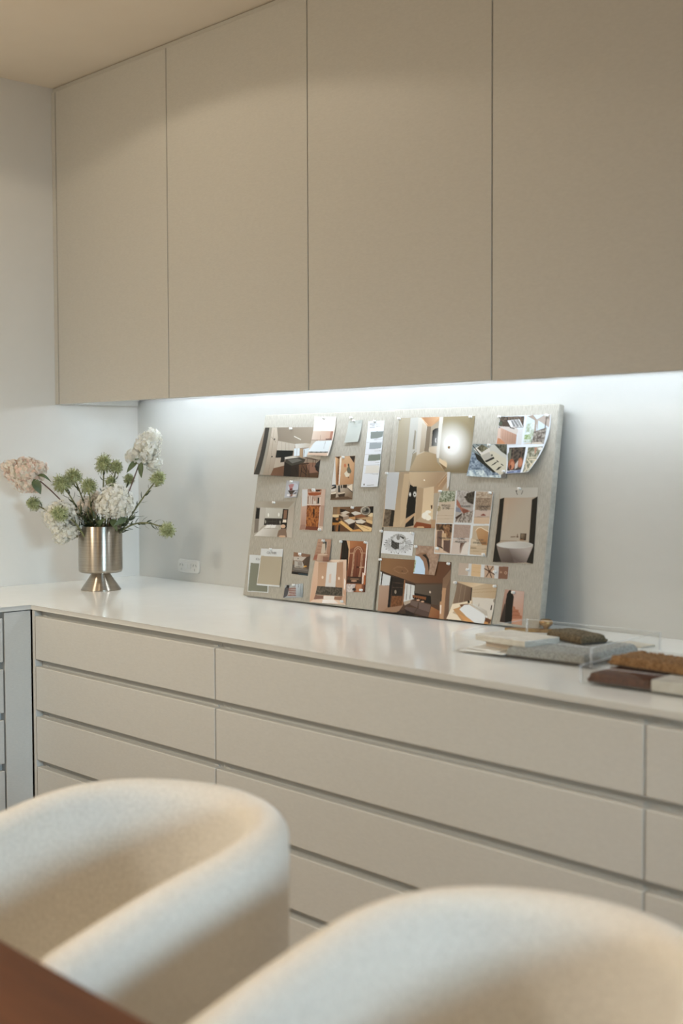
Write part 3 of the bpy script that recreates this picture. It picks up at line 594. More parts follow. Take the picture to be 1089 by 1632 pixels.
('photo_print','photo print of a cream hallway with a dark doorway under a flat ceiling',2,1,[[-28,3775],[2197,3794],[2197,2317],[-3,2270]],'bda88c',(0,0,0,0),(0,0,0,0),[[4,3727]],[],[('p','c9cac7',[-27,3767,426,3771,399,2749,22,2765]),('p','2a241c',[40,2765,401,2736,387,2298,32,2285]),('n','5d5040','837460',42,[42,2752,277,2732,246,2293,49,2285]),('g','b09d82','c2ab8b',[364,3571,815,2525],[426,3771,812,3775,827,3524,807,2315,387,2298,399,2749]),('p','c8b190',[607,3733,817,3735,805,3419,812,2551,635,2295,573,3045]),('g','cdb796','b3997a',[1008,3737,1727,3434],[777,3774,2082,3793,1995,3695,1730,3408,1157,3372,947,3395,827,3524]),('e','f6ecd8',[1338,3568,27,0,3,-21],0),('p','14130f',[854,3446,982,3390,1102,3397,1123,2692,815,2525,803,2892]),('e','e9e6da',[888,3178,48,1,9,-68],1),('e','f4f1e6',[1053,3187,69,1,11,-89],1),('e','15130f',[1050,3182,28,1,3,-26],0),('p','c9a984',[819,2499,1139,2706,1150,2615,815,2394]),('p','1c150f',[832,2394,1099,2613,1115,2353,810,2294]),('p','b79f80',[1123,3372,1331,3349,1385,2648,1170,2459]),('g','d9c2a0','e3cda9',[1402,3324,1636,2811],[1348,3349,1696,3407,1755,2531,1361,2570]),('e','f5efdf',[1490,2626,121,4,12,-93],0),('e','f5efdf',[1578,2732,101,3,5,-41],0),('e','f3ecda',[1598,2578,101,3,9,-72],0),('p','5a3a24',[1641,2902,1707,2917,1703,2813,1669,2812]),('p','8d4f2d',[1132,2353,1204,2460,1754,2403,1733,2299,1121,2301]),('e','d7b48c',[1359,2315,135,5,3,-26],0),('g','ab8c6c','c4a684',[1874,3591,1771,3073],[2087,3747,2113,3542,1916,3256,1719,3227,1700,3381]),('l','d8b98f',15,[2094,3696,1847,3410]),('p','b7ab96',[1719,3227,1916,3256,1875,2510,1755,2531]),('p','d9d5cb',[2098,3794,2197,3794,2207,3441,2138,3338]),('p','b99b7a',[1705,2530,1905,2537,1900,2306,1733,2299])]),
('line_drawing','white sheet with a black ink drawing of a spiral fan staircase',2,0,[[54,2171],[1162,2173],[1157,1550],[32,1564]],'dfe0dd',(0,0,0,0),(0,0,0,0),[[1,2153],[1094,2144]],[],[('l','3a3936',9,[781,1938,961,2005]),('l','3a3936',9,[825,1914,1046,1960]),('l','3a3936',9,[854,1886,1102,1906]),('l','3a3936',9,[866,1854,1127,1847]),('l','3a3936',9,[862,1822,1118,1785]),('l','3a3936',9,[841,1791,1076,1727]),('l','3a3936',9,[804,1763,1004,1674]),('l','3a3936',9,[754,1741,906,1632]),('l','3a3936',9,[695,1726,789,1602]),('l','3a3936',9,[630,1718,660,1587]),('l','3a3936',9,[564,1719,529,1588]),('l','3a3936',9,[500,1728,404,1605]),('l','3a3936',9,[445,1745,294,1637]),('l','3a3936',9,[401,1769,206,1682]),('l','3a3936',9,[371,1798,148,1737]),('l','3a3936',9,[358,1830,122,1798]),('l','3a3936',9,[363,1862,132,1860]),('l','3a3936',9,[385,1893,175,1920]),('l','3a3936',9,[422,1921,250,1973]),('l','3a3936',9,[472,1943,350,2016]),('l','55534f',8,[865,1908,1054,1929]),('l','55534f',8,[888,1873,1093,1874]),('l','55534f',8,[893,1837,1100,1816]),('l','55534f',8,[879,1801,1076,1759]),('l','55534f',8,[846,1768,1021,1706]),('l','55534f',8,[798,1739,940,1660]),('l','55534f',8,[738,1718,838,1625]),('l','55534f',8,[668,1705,720,1604]),('l','55534f',8,[595,1701,596,1598]),('l','55534f',8,[523,1707,474,1606]),('l','55534f',8,[457,1722,362,1630]),('l','55534f',8,[401,1746,267,1667]),('l','55534f',8,[360,1775,198,1715]),('l','55534f',8,[336,1810,157,1770]),('l','55534f',8,[331,1847,150,1829]),('l','55534f',8,[346,1883,175,1887]),('l','55534f',8,[379,1917,231,1941]),('l','55534f',8,[428,1945,315,1987]),('e','302f2c',[1122,1844,24,1,2,-12],0),('e','302f2c',[1071,1725,24,1,2,-12],0),('e','302f2c',[903,1631,24,1,2,-12],0),('e','302f2c',[660,1587,24,1,2,-12],0),('e','302f2c',[407,1605,24,1,2,-12],0),('e','302f2c',[211,1682,24,1,2,-12],0),('e','302f2c',[128,1796,25,1,2,-12],0),('e','302f2c',[180,1917,24,1,2,-12],0),('e','302f2c',[354,2012,24,1,2,-12],0),('e','b3b2ac',[624,1973,261,12,18,-140],0),('e','d4d4d0',[612,1963,213,10,14,-110],0),('l','66645f',8,[884,1985,795,1977]),('l','66645f',8,[871,1931,786,1941]),('l','66645f',8,[821,1883,752,1910]),('l','66645f',8,[740,1849,697,1887]),('l','66645f',8,[642,1833,631,1877]),('l','66645f',8,[540,1839,562,1881]),('l','66645f',8,[451,1865,502,1898]),('l','66645f',8,[387,1908,460,1926]),('l','66645f',8,[360,1961,442,1961]),('l','66645f',8,[373,2016,451,1997]),('l','66645f',8,[425,2064,485,2028]),('l','66645f',8,[506,2098,540,2051]),('l','66645f',8,[605,2113,607,2061]),('l','66645f',8,[707,2107,675,2057]),('l','66645f',8,[795,2080,735,2039]),('l','66645f',8,[858,2037,777,2011]),('e','8c8a84',[605,2013,64,3,9,-68],0),('p','2a2926',[652,2065,818,2022,798,1971,669,2036]),('p','2b2a27',[370,1951,500,1887,663,1874,671,1714,526,1687,381,1760]),('l','8f8d86',9,[422,1903,435,1722]),('l','8f8d86',9,[466,1897,479,1718]),('l','8f8d86',9,[510,1891,522,1715]),('l','8f8d86',9,[554,1885,566,1711]),('l','8f8d86',9,[598,1879,610,1707]),('l','8f8d86',9,[642,1873,653,1703]),('l','45433f',9,[665,1864,660,1693]),('l','45433f',9,[702,1866,703,1696]),('l','45433f',9,[739,1868,745,1698]),('l','45433f',9,[776,1870,788,1700]),('l','45433f',9,[814,1872,830,1702])]),
('photo_print','large print of a lounge with sofa beneath a brown ceiling',2,0,[[63,1435],[2511,1460],[2579,-17],[121,5]],'5d4636',(0,0,0,0),(0,0,0,0),[[58,1388],[2442,1417]],[],[('g','94714f','6d4a33',[318,1413,2205,995],[63,1435,2511,1460,2473,1264,2265,1019,2290,914,1352,839,1001,914,510,981,59,1094]),('l','a78563',11,[540,1164,666,1232,934,1228,1078,1138,980,1072,740,1076,571,1136]),('e','3a2a1d',[862,1124,32,2,1,-10],0),('p','d9dad5',[48,1073,161,1049,153,695,29,696]),('p','aaa296',[23,1051,97,1015,91,852,33,869]),('l','17130f',34,[154,1039,134,10]),('p','d4d6d2',[178,1020,471,969,450,716,172,696]),('g','b79d88','a78870',[144,654,493,76],[29,696,451,706,473,125,285,9,121,5]),('l','17130f',18,[59,1094,481,999,1002,904]),('p','15110e',[470,979,553,964,540,131,459,130]),('p','2a211a',[553,964,961,911,951,473,567,443]),('l','6a5340',9,[574,801,935,806]),('l','6a5340',9,[577,675,937,690]),('e','9b8d7a',[694,563,37,3,7,-51],0),('p','7b5232',[580,444,938,472,958,215,620,137,568,163]),('n','6b4326','8a5f3b',32,[580,444,938,472,958,215,620,137,568,163]),('p','9b704c',[961,911,1002,904,1008,239,970,226]),('p','d7d6cf',[1013,815,1347,779,1366,426,1011,318]),('l','1d1915',16,[1084,781,1095,385]),('l','1d1915',16,[1216,780,1224,405]),('l','17130f',21,[1011,835,1370,801,1359,583]),('g','6a5e50','5b4d40',[1461,807,2252,611],[1369,811,2270,874,2313,326,1983,338,1359,583]),('e','c9b7a2',[1893,646,30,2,4,-31],0),('p','120e0b',[1372,584,1931,548,1970,337,1775,360,1379,427]),('p','8c5a35',[1300,529,1783,507,1767,428,1310,451]),('p','15100c',[1319,481,1361,481,1367,436,1324,442]),('p','15100c',[1393,475,1435,474,1441,432,1398,438]),('p','15100c',[1467,469,1509,468,1514,427,1471,434]),('p','15100c',[1540,463,1582,462,1587,423,1545,430]),('p','15100c',[1614,457,1655,456,1660,419,1618,426]),('p','15100c',[1687,451,1728,450,1732,415,1690,422]),('e','d9b394',[1511,408,56,4,2,-19],0),('e','d9b394',[1670,381,56,4,2,-19],0),('p','b9a893',[1012,309,1302,411,1262,319,1062,233]),('p','77655a',[1253,387,1543,361,1511,201,1255,269]),('p','75635a',[1556,362,1960,316,1933,120,1552,185]),('g','6a5850','5a4840',[1141,230,1821,-7],[1092,206,1513,192,1413,55,1076,125]),('p','614f47',[1513,192,1922,109,1925,-17,1426,57]),('l','241a15',14,[1076,125,1455,30,1925,-17]),('l','241a15',9,[1520,339,1513,192,1413,55]),('p','5b4a41',[1063,223,1263,309,1256,259,1095,177]),('g','a67850','8c5b3a',[1919,235,2203,-12],[1977,279,2279,188,2280,-24,1912,-18]),('p','a08167',[473,125,1009,229,849,27,285,9]),('p','2b201a',[719,-4,947,95,1132,100,1456,20,1407,-4]),('p','4b3a2f',[847,46,1076,125,1140,32,986,-1]),('g','8b6f57','a48568',[2317,906,2423,239],[2277,1020,2520,1287,2579,-17,2280,-24,2301,422]),('p','c09a76',[2293,788,2419,788,2406,-23,2293,-23,2251,418,2303,441]),('p','7c624e',[2419,788,2515,1016,2579,-17,2443,-19]),('l','140e0a',18,[2290,614,2285,449]),('p','efe2d0',[2273,342,2315,345,2326,115,2284,111])]),
('photo_print','torn edged print of a concrete arch against blue sky',2,1,[[1276,1833],[2137,1836],[2021,1089],[1291,1091]],'a98f79',(0,0,0,0),(0,0,3,3),[[1288,1800],[2021,1791]],[],[('n','a08671','b79d87',50,[1276,1833,2137,1836,2021,1089,1291,1091]),('p','97765d',[1270,1565,1468,1655,1676,1646,1802,1398,1824,1076,1670,1076]),('p','2d231b',[1514,1594,1627,1624,1759,1494,1811,1320,1808,1163,1753,1336,1667,1508]),('p','c9dcea',[1270,1565,1430,1544,1575,1424,1668,1233,1683,1077,1228,1077,1248,1326]),('n','6d7a45','c3cdb0',32,[1244,1464,1324,1449,1325,1133,1251,1098,1206,1145])]),
('mood_sheet','tall mood board sheet of six captioned tiles in a white grid',2,2,[[1935,3305],[3675,3313],[3627,1665],[1924,1650]],'d8dad6',(0,0,0,0.03),(0,0,0,0),[[1955,3277],[3585,3267],[2032,1783],[3561,1709]],[('PASSAGES',2022,2911,2324,2911),('OF TIME',2046,2838,2295,2836),('GROUNDED',2661,2909,2982,2913),('COMMUNITY',3238,2909,3582,2914),('CENTRE',3288,2834,3530,2835),('NATURAL TONE',2022,2075,2428,2057),('CALMING',2642,2064,2903,2072),('MINIMALISM',2594,1990,2953,1997),('LUXURY',3281,2067,3509,2071),('UNDERSTATED',3173,1994,3588,2001)],[('p','cdbca4',[1935,3305,2456,3310,2474,2461,1885,2447]),('n','5b6647','c2c4ae',30,[1958,3289,2450,3303,2446,3043,2247,3022,1924,3038]),('n','55603c','b9b79b',26,[1922,3055,2265,3055,2165,3003,1908,2996]),('n','8a7f50','cdbca4',24,[1899,2896,2017,2900,1990,2766,1895,2755]),('l','a8927a',8,[2291,2838,2449,2843]),('l','b3a08a',8,[1908,2647,2439,2662]),('l','b3a08a',8,[1897,2564,2450,2575]),('p','b5ada3',[2492,3304,3078,3315,3067,2491,2517,2487]),('n','a39a90','c4bcb1',37,[2492,3304,3078,3315,3076,2896,2504,2995]),('n','2c2722','5f5646',24,[2828,3248,3079,3310,3073,2961,2876,3021,2782,3117]),('p','1f1a17',[2727,3140,2795,3182,2801,3133]),('l','3a332e',15,[2530,3300,2594,3296]),('p','a87560',[2503,3094,2609,2998,2685,2885,2986,2796,2972,2739,2767,2724,2697,2788,2521,2946]),('p','8a5846',[2712,2837,2900,2826,2950,2746,2766,2733]),('p','8d8f96',[2508,2880,2624,2867,2697,2788,2681,2746,2511,2766]),('p','4a3428',[2518,2618,2704,2722,2746,2724,2580,2538]),('n','6f6358','c3b8aa',33,[2539,2537,2767,2724,3086,2815,3067,2491,2517,2487]),('p','b7a58f',[3120,3306,3666,3305,3631,2488,3136,2477]),('n','a08c76','c9b9a2',31,[3132,3295,3607,3296,3604,3152,3145,3149]),('n','86735f','b09c85',19,[3140,3141,3616,3136,3619,2847,3156,2834]),('p','c9b6a6',[3146,2825,3641,2832,3640,2672,3137,2647]),('p','d0b79b',[3137,2647,3632,2656,3631,2488,3136,2480]),('p','8b4a3c',[3334,2702,3420,2745,3506,2703,3487,2691,3346,2686]),('l','6a5f55',8,[3126,2652,3591,2661]),('p','d5bba0',[1890,2414,2456,2439,2464,1682,1931,1679]),('n','2a211a','8a6a4c',33,[1892,2428,2445,2443,2445,2271,2428,2057,2233,2098,2170,2260,1934,2267]),('n','704f36','a9825c',30,[2144,2391,2364,2416,2381,2104,2200,2195]),('p','786052',[1957,2251,2128,2258,2159,1831,1983,1872]),('p','c9ab87',[2125,2192,2275,2190,2279,2067,2426,2074,2421,2032,2190,2013,2127,2093]),('p','6e574c',[2201,2014,2432,2025,2443,1681,2222,1752]),('p','3f2c22',[1983,1872,2180,1832,2218,1784,2008,1840]),('l','372820',11,[2020,2088,2112,2043]),('p','ae9a8c',[2504,2437,3052,2442,3048,2102,2513,2086]),('n','a89486','b7a394',17,[2505,2429,3049,2438,3047,2110,2519,2094]),('p','cfc1b3',[2511,2069,3049,2094,3037,1673,2476,1667]),('g','6b4f42','c9b7a6',[2775,1878,2898,1803],[2764,1967,2918,1982,2849,1865,2825,1718,2763,1715]),('p','ded6ca',[2918,1982,3039,2004,3034,1697,2809,1676,2849,1865]),('p','c3b196',[3133,2421,3626,2447,3655,1682,3107,1693]),('g','c29e74','a97f56',[3263,2353,3568,1997],[3227,2319,3361,2389,3509,2331,3634,2288,3633,1952,3473,1945,3312,2114]),('l','ecdcbf',17,[3228,2303,3282,2370,3381,2390,3508,2339,3634,2291]),('p','c8b497',[3089,1926,3625,1936,3645,1682,3100,1700]),('l','a3906f',8,[3120,1838,3625,1848]),('l','a3906f',8,[3117,1782,3622,1792]),('l','6e604c',9,[3117,1863,3291,1863]),('l','6e604c',9,[3564,1861,3614,1864]),('p','d3c3a8',[3089,2103,3319,2050,3314,1921,3100,1918])]),
('photo_print','tall print of a white bathtub against dark curtains',2,0,[[3858,3423],[5012,3439],[5061,1569],[3862,1542]],'b3a48f',(0,0,0,0),(0,0,0,4),[[4470,3389]],[],[('g','b9b2a2','c4bfb1',[3927,3390,4941,3273],[3858,3423,5012,3439,5013,3214,4852,3188,4004,3164,3879,3134]),('g','b79f86','b8ab97',[4004,3158,4508,2721],[4007,3165,4850,3184,4887,2068,4013,2074]),('g','b8a188','bcb09c',[4008,2979,4369,2771],[4001,3116,4161,3120,4156,2573,4020,2431]),('p','17140d',[3880,3127,4007,3163,4014,2061,3915,2001,3955,1880,4120,1554,3862,1542]),('p','1c1911',[4855,3137,5020,3221,5061,1569,4850,1590,5016,2001,4878,2074]),('l','221d16',15,[4346,3343,4402,3249]),('l','221d16',15,[4558,3347,4523,3258]),('e','221d16',[4367,3341,20,0,2,-14],0),('p','4a3725',[4603,2294,4783,2301,4786,2126,4605,2122]),('g','8c7a63','2d2015',[4644,2252,4779,2150],[4624,2278,4748,2284,4747,2142,4635,2184]),('p','8d6b4a',[4602,2156,4722,2148,4724,2124,4605,2122]),('l','6d5440',21,[4326,2191,4458,2206]),('l','6d5440',18,[4518,2267,4518,2193]),('e','6a513d',[4524,2206,33,1,2,-19],0),('l','8a735d',12,[4025,2088,4512,2098]),('g','8d8074','5d5048',[4096,1914,4222,1553],[3909,1987,4027,1924,5016,2001,4941,1796,4850,1590,4473,1557,4120,1554,4035,1706]),('g','b5aaa0','6f625a',[4763,1921,4632,1617],[4299,1911,5016,2001,4926,1782,4858,1590,4505,1563]),('e','c9c6bc',[4469,2001,544,27,10,-86],0),('g','bdb9ae','d0cdc3',[4835,2019,4089,1968],[3939,1978,4081,2039,4461,2075,4845,2073,4989,2026,4857,1969,4477,1933,4094,1930])]),
('sample_strip','narrow strip print of beige fabric samples and brown buttons',2,0,[[2767,1463],[4343,1464],[4347,1140],[2765,1147]],'d3d1ca',(0,0,0,0),(0,0,0,0),[[3084,1297],[3947,1305]],[],[('p','c1b19f',[2767,1463,3077,1465,3088,1154,2765,1147]),('p','d5b891',[3177,1461,3479,1458,3490,1147,3188,1148]),('l','c9a97f',9,[3193,1369,3477,1366]),('l','c9a97f',9,[3192,1267,3490,1255]),('p','c6ab92',[3595,1451,3887,1452,3931,1136,3611,1141]),('l','4a3325',25,[3760,1303,3923,1236]),('l','4a3325',25,[3760,1303,3841,1157]),('l','4a3325',25,[3760,1303,3671,1166]),('l','4a3325',25,[3760,1303,3593,1364]),('l','4a3325',25,[3760,1303,3672,1446]),('l','4a3325',25,[3760,1303,3858,1434]),('e','5b4030',[3760,1303,40,3,4,-32],0),('p','86634e',[4038,1451,4336,1459,4340,1144,4049,1140]),('e','b38f74',[4117,1305,35,2,3,-24],0),('e','b99a80',[4263,1299,44,3,4,-36],0),('e','7a5a47',[4263,1299,22,1,2,-18],0)]),
('photo_print','photo print of a sunlit bedroom with a white throw',2,0,[[2767,982],[4049,990],[3968,-10],[2566,6]],'c7b193',(0,0,0,-0.03),(0,0,3,6),[[2723,948],[3989,945]],[],[('g','cfb591','dcc8a8',[2901,960,3430,895],[2767,982,3724,1007,3277,874,3240,861]),('g','8f7a66','755f4c',[2785,828,3200,654],[2769,961,3253,862,3273,517,2703,410]),('l','a58f76',11,[2909,899,2874,423]),('l','a58f76',11,[3042,878,3027,456]),('g','c9b597','bda686',[3304,866,4015,676],[3266,863,3724,1007,4049,984,4044,638,3294,620]),('l','a9936f',8,[3273,802,4037,919]),('l','a9936f',8,[3280,742,4048,819]),('p','2d241c',[3232,861,3266,863,3271,537,3242,514]),('p','d7cfc0',[3294,620,4044,638,4031,317,3930,107,3820,178,3326,460]),('e','a39787',[4000,585,40,3,6,-48],0),('l','7d6c58',14,[3531,476,3527,395]),('p','4b3827',[3913,467,3950,474,3939,349,3907,346]),('p','ead9bd',[2653,385,3291,539,3275,456,2970,390,2754,208,2645,13,2566,6]),('p','e9dac1',[2623,196,2895,138,3042,7,2592,8]),('p','c59b6d',[2734,268,2949,347,3159,120,3458,4,3043,3]),('p','7b5637',[2915,406,3198,450,3229,411,2975,349]),('e','1f1812',[3198,494,36,3,4,-36],0),('p','d4a06a',[2903,179,3133,117,3484,-4,3148,-4]),('p','e4e4df',[2930,284,3072,409,3226,431,3552,296,3845,180,3741,-14,3487,-24,3185,122]),('g','d9d5cb','bfb6a6',[3357,422,3811,258],[3249,454,3406,446,3804,317,3845,180,3552,296]),('l','b3a893',11,[3303,438,3708,269,3798,156]),('p','6f4a30',[3772,154,3979,112,3941,8,3766,-8]),('p','c9975f',[3759,52,3887,43,3868,-11,3754,-13])]),
('photo_print','narrow print of a dark arched mirror beside pink stairs',2,0,[[4289,893],[4882,881],[4897,57],[4220,83]],'c7a592',(0,0,0,0),(0,0,0,0),[[4572,834]],[],[('g','b79582','8b6a58',[4271,836,4276,138],[4289,893,4416,866,4345,622,4381,88,4220,83]),('g','4d3f35','3a2f28',[4231,533,4256,97],[4317,540,4341,542,4394,79,4220,83]),('p','15120e',[4415,876,4462,890,4582,740,4570,481,4593,58,4382,78,4342,602,4363,783]),('g','c9b1a2','c39c86',[4571,798,4860,387],[4513,873,4882,881,4892,213,4591,186,4584,720]),('p','b1795c',[4580,502,4643,487,4661,430,4759,428,4761,369,4804,353,4802,300,4871,290,4875,212,4586,186]),('l','8d583f',11,[4582,373,4764,379]),('l','8d583f',11,[4585,281,4810,294]),('p','c69577',[4580,175,4893,203,4897,57,4587,51])]),
('photo_collage','four panel print of a timber deck,glass doors and wicker chairs,curling',2,0,[[3637,5222],[5190,5234],[4822,3786],[3548,3753]],'d6d9d8',(0,0.09,0,0),(0,0,22,0),[[3640,5204],[5091,5204]],[],[('p','574a3e',[3652,5215,4403,5209,4408,4927,3630,4929]),('n','3f3a32','7a6c5c',39,[3652,5215,4403,5209,4402,5101,3641,5072]),('p','5a6350',[3619,5072,3720,5092,3730,5004,3623,4995]),('l','8a6b58',14,[3910,5209,3910,5132]),('l','8a6b58',14,[4271,5208,4311,5081]),('p','e0ddd6',[3881,5111,4252,5136,4393,4938,4007,4945]),('p','8d8b86',[3989,5105,4042,5112,4166,4957,4086,4954]),('p','8d8b86',[4055,5112,4121,5124,4272,4956,4199,4948]),('p','9b9994',[4134,5123,4226,5130,4358,4950,4300,4946]),('p','cfc5b9',[3625,4973,4169,4931,4256,4865,4218,4735,3685,4928]),('l','2f2823',22,[3981,4934,4119,4899]),('g','c9a690','ad8a74',[3718,4872,4216,4518],[3698,4928,4216,4746,4217,4507,3895,4509,3714,4675]),('l','a3826d',8,[3771,4883,3787,4630]),('l','a3826d',8,[3850,4855,3866,4603]),('l','a3826d',8,[3929,4828,3944,4576]),('l','a3826d',8,[4007,4801,4022,4550]),('l','a3826d',8,[4085,4773,4100,4523]),('p','c9936f',[3602,4511,3619,4676,3715,4664,3909,4509]),('p','d3bba8',[3583,4676,3604,4918,3698,4928,3714,4675]),('p','d6d3cd',[4243,4865,4410,4906,4430,4495,4271,4496]),('p','dfe2e2',[4401,5220,4475,5225,4457,4484,4391,4484]),('p','cdd6d6',[4475,5218,5177,5230,5121,4809,5078,4501,4451,4538]),('n','a3ad8c','dfe4df',53,[4498,5012,4734,5051,4737,4557,4449,4559]),('p','a99a8a',[4495,5207,4662,5236,4778,5125,4797,4835,4739,4815,4729,5094]),('p','b5a799',[4766,5115,4974,5218,5177,5230,5173,4915,4833,5092,4838,4813]),('l','54483f',22,[5062,5162,5057,4810]),('n','5f554a','b3aa9c',36,[4734,4815,5109,4916,5091,4501,4713,4536]),('n','8fa568','c9d0b5',34,[4456,4732,4662,4762,4651,4622,4455,4624]),('p','cfc3b0',[4530,4537,4995,4555,5079,4490,4454,4516]),('l','3b322b',14,[4704,4622,4702,4514]),('p','e2e5e5',[3926,4476,5104,4495,5084,4444,3959,4421]),('p','e2e5e5',[3944,4432,4012,4432,4046,3779,3979,3779]),('n','2c2722','6b5f52',43,[4026,4421,4542,4429,4555,3848,4038,3844]),('p','7b7a68',[3991,4258,4094,4410,4113,4127,4032,4018]),('l','8a6f5e',10,[4160,4420,4180,4127]),('l','8a6f5e',10,[4438,4419,4442,4149]),('e','a8694b',[4160,3993,106,0,16,-143],0),('e','c58a68',[4184,3975,64,0,11,-100],0),('e','ad7052',[4441,4041,89,0,14,-125],0),('e','c08a6b',[4449,4041,53,0,10,-86],0),('e','6d4331',[4135,3932,37,0,6,-56],0),('p','c9c0b4',[4274,3998,4368,4106,4376,3912,4289,3868]),('l','2a211c',17,[4078,3845,4550,3891]),('p','76809a',[4029,3812,4552,3870,4549,3780,4046,3775]),('p','a3b0c9',[4267,3824,4397,3847,4402,3800,4298,3790]),('p','e2e5e5',[4547,4429,4615,4433,4602,3774,4524,3773]),('n','6a6a52','bcb59f',43,[4622,4418,5084,4444,4986,4171,4821,3797,4601,3784]),('p','b3876f',[4830,4417,4907,4421,4899,4257,4860,4257]),('l','d9c9a9',27,[4641,4128,4880,3958,4765,3829]),('l','d9c9a9',27,[4735,4107,4967,4107,4805,3936]),('l','d9c9a9',29,[4624,4042,4709,3871,4679,3785]),('l','cdbf9f',22,[4677,4160,4986,4171]),('e','dcd8cc',[5014,4384,67,0,4,-38],0)]),
('photo_print','aerial print of a swimming platform over blue water,over the collage',2,1,[[2855,4525],[3945,4507],[4030,3647],[2791,3688]],'8d948f',(0,0,0,0),(0,0,2,6),[[3412,4482],[3940,3820]],[],[('n','5c6b78','a8b3ba',37,[2865,4324,3329,4058,3858,3732,3868,3649,2791,3688]),('p','c9c6b8',[3373,4511,3552,4499,3992,4212,4010,3821,3863,3689,3172,4213,3431,4367]),('p','43433a',[3552,4503,3945,4507,3991,4223,3791,4322]),('n','2d2f25','6f6d5c',40,[3552,4503,3945,4507,3991,4223,3791,4322]),('p','cfc7b0',[3142,4235,3516,4345,4002,4125,4007,3842,3885,3732,3688,3796,3331,4036]),('p','292a22',[2938,4302,3144,4213,3331,4036,3688,3796,3608,3784,3043,4124]),('p','d8d1c3',[2899,4391,3085,4479,3425,4411,3436,4323,3169,4235]),('n','4d4a38','8f8a6e',35,[3009,4413,3151,4512,3370,4411,3175,4301]),('l','3a3830',22,[2860,4481,3142,4235]),('l','3a3830',15,[2969,4513,3087,4457]),('p','b9b2a3',[3172,4213,3409,4312,3536,4168,3326,4080]),('p','262620',[3298,4080,3561,4190,3607,4147,3358,4047]),('p','262620',[3505,3959,3632,4048,3737,4081,3611,3993]),('p','262620',[3670,3840,3755,3928,3860,3950,3762,3862]),('l','262620',20,[3681,4092,3739,4059]),('l','262620',20,[3827,4005,3898,3972]),('e','6b6a5c',[3507,4230,33,0,3,-26],0),('n','8fa0a8','dfe5dc',45,[2824,3833,3269,3859,3425,3706,3858,3732,3868,3649,2791,3688]),('p','77736a',[3858,3732,4010,3821,4030,3647,3867,3656])])]

PRINT_GAIN = np.array((0.90, 0.94, 1.04))
STEP = 0.0013


def vnoise(u, v, cell, seed):
    """cheap value noise in 0..1"""
    def h(i, j):
        x = np.sin(i * 127.1 + j * 311.7 + seed * 74.7) * 43758.5453
        return x - np.floor(x)
    a, b = u / cell, v / cell
    i, j = np.floor(a), np.floor(b)
    fa, fb = a - i, b - j
    return (h(i, j) * (1 - fa) + h(i + 1, j) * fa) * (1 - fb) + (h(i, j + 1) * (1 - fa) + h(i + 1, j + 1) * fa) * fb


def inside(u, v, flat):
    xs, ys = np.array(flat[::2], float), np.array(flat[1::2], float)
    res = np.zeros(u.shape, bool)
    n = len(xs)
    for a in range(n):
        b = (a + 1) % n
        if ys[a] == ys[b]:
            continue
        c = (ys[a] > v) != (ys[b] > v)
        res ^= c & (u < (xs[b] - xs[a]) * (v - ys[a]) / (ys[b] - ys[a]) + xs[a])
    return res


def paint(u, v, bgc, shapes):
    """u, v in 0.1 mm on the board; returns linear rgb"""
    col = np.empty(u.shape + (3,))
    col[:] = hexlin(bgc)
    for si, s in enumerate(shapes):
        k = s[0]
        if k == 'p':
            col[inside(u, v, s[2])] = hexlin(s[1])
        elif k == 'g':
            m = inside(u, v, s[4])
            x0, y0, x1, y1 = s[3]
            d = (x1 - x0) ** 2 + (y1 - y0) ** 2 + 1e-9
            t = np.clip(((u - x0) * (x1 - x0) + (v - y0) * (y1 - y0)) / d, 0, 1)[..., None]
            g = np.array(hexlin(s[1])) * (1 - t) + np.array(hexlin(s[2])) * t
            col[m] = g[m]
        elif k == 'n':
            m = inside(u, v, s[4])
            t = vnoise(u, v, max(s[3], 9), si) * .65 + vnoise(u, v, max(s[3] * .45, 8), si + 7) * .35
            t = np.clip((t - .25) * 2, 0, 1)[..., None]
            g = np.array(hexlin(s[1])) * (1 - t) + np.array(hexlin(s[2])) * t
            col[m] = g[m]
        elif k == 'e':
            cx, cy, ax, ay, bx, by = s[2]
            det = ax * by - bx * ay
            if abs(det) < 1e-6:
                continue
            p = ((u - cx) * by - (v - cy) * bx) / det
            q = ((v - cy) * ax - (u - cx) * ay) / det
            r2 = p * p + q * q
            al = np.where(r2 < 1, (np.clip(1 - r2, 0, 1) ** s[3] if s[3] else 1.0), 0.0)[..., None]
            col = col * (1 - al) + np.array(hexlin(s[1])) * al
        elif k == 'l':
            w = s[2] * .5
            f = s[3]
            m = np.zeros(u.shape, bool)
            for a in range(0, len(f) - 2, 2):
                x0, y0, x1, y1 = f[a:a + 4]
                dx, dy = x1 - x0, y1 - y0
                t = np.clip(((u - x0) * dx + (v - y0) * dy) / (dx * dx + dy * dy + 1e-9), 0, 1)
                m |= (u - x0 - t * dx) ** 2 + (v - y0 - t * dy) ** 2 < w * w
            col[m] = hexlin(s[1])
    return col


pin_me = None


def pin_mesh():
    global pin_me
    if pin_me is None:
        bm = bmesh.new()
        add_lathe(bm, [(0, 0), (0.0038, 0), (0.0040, 0.0010), (0.0025, 0.0018), (0.0021, 0.0042), (0.0034, 0.0062), (0.0036, 0.0074), (0.0027, 0.0081), (0, 0.0081)], 12)
        pin_me = bpy.data.meshes.new('push_pin')
        bm.to_mesh(pin_me)
        bm.free()
        pin_me.materials.append(M['clear_pin'])
    return pin_me


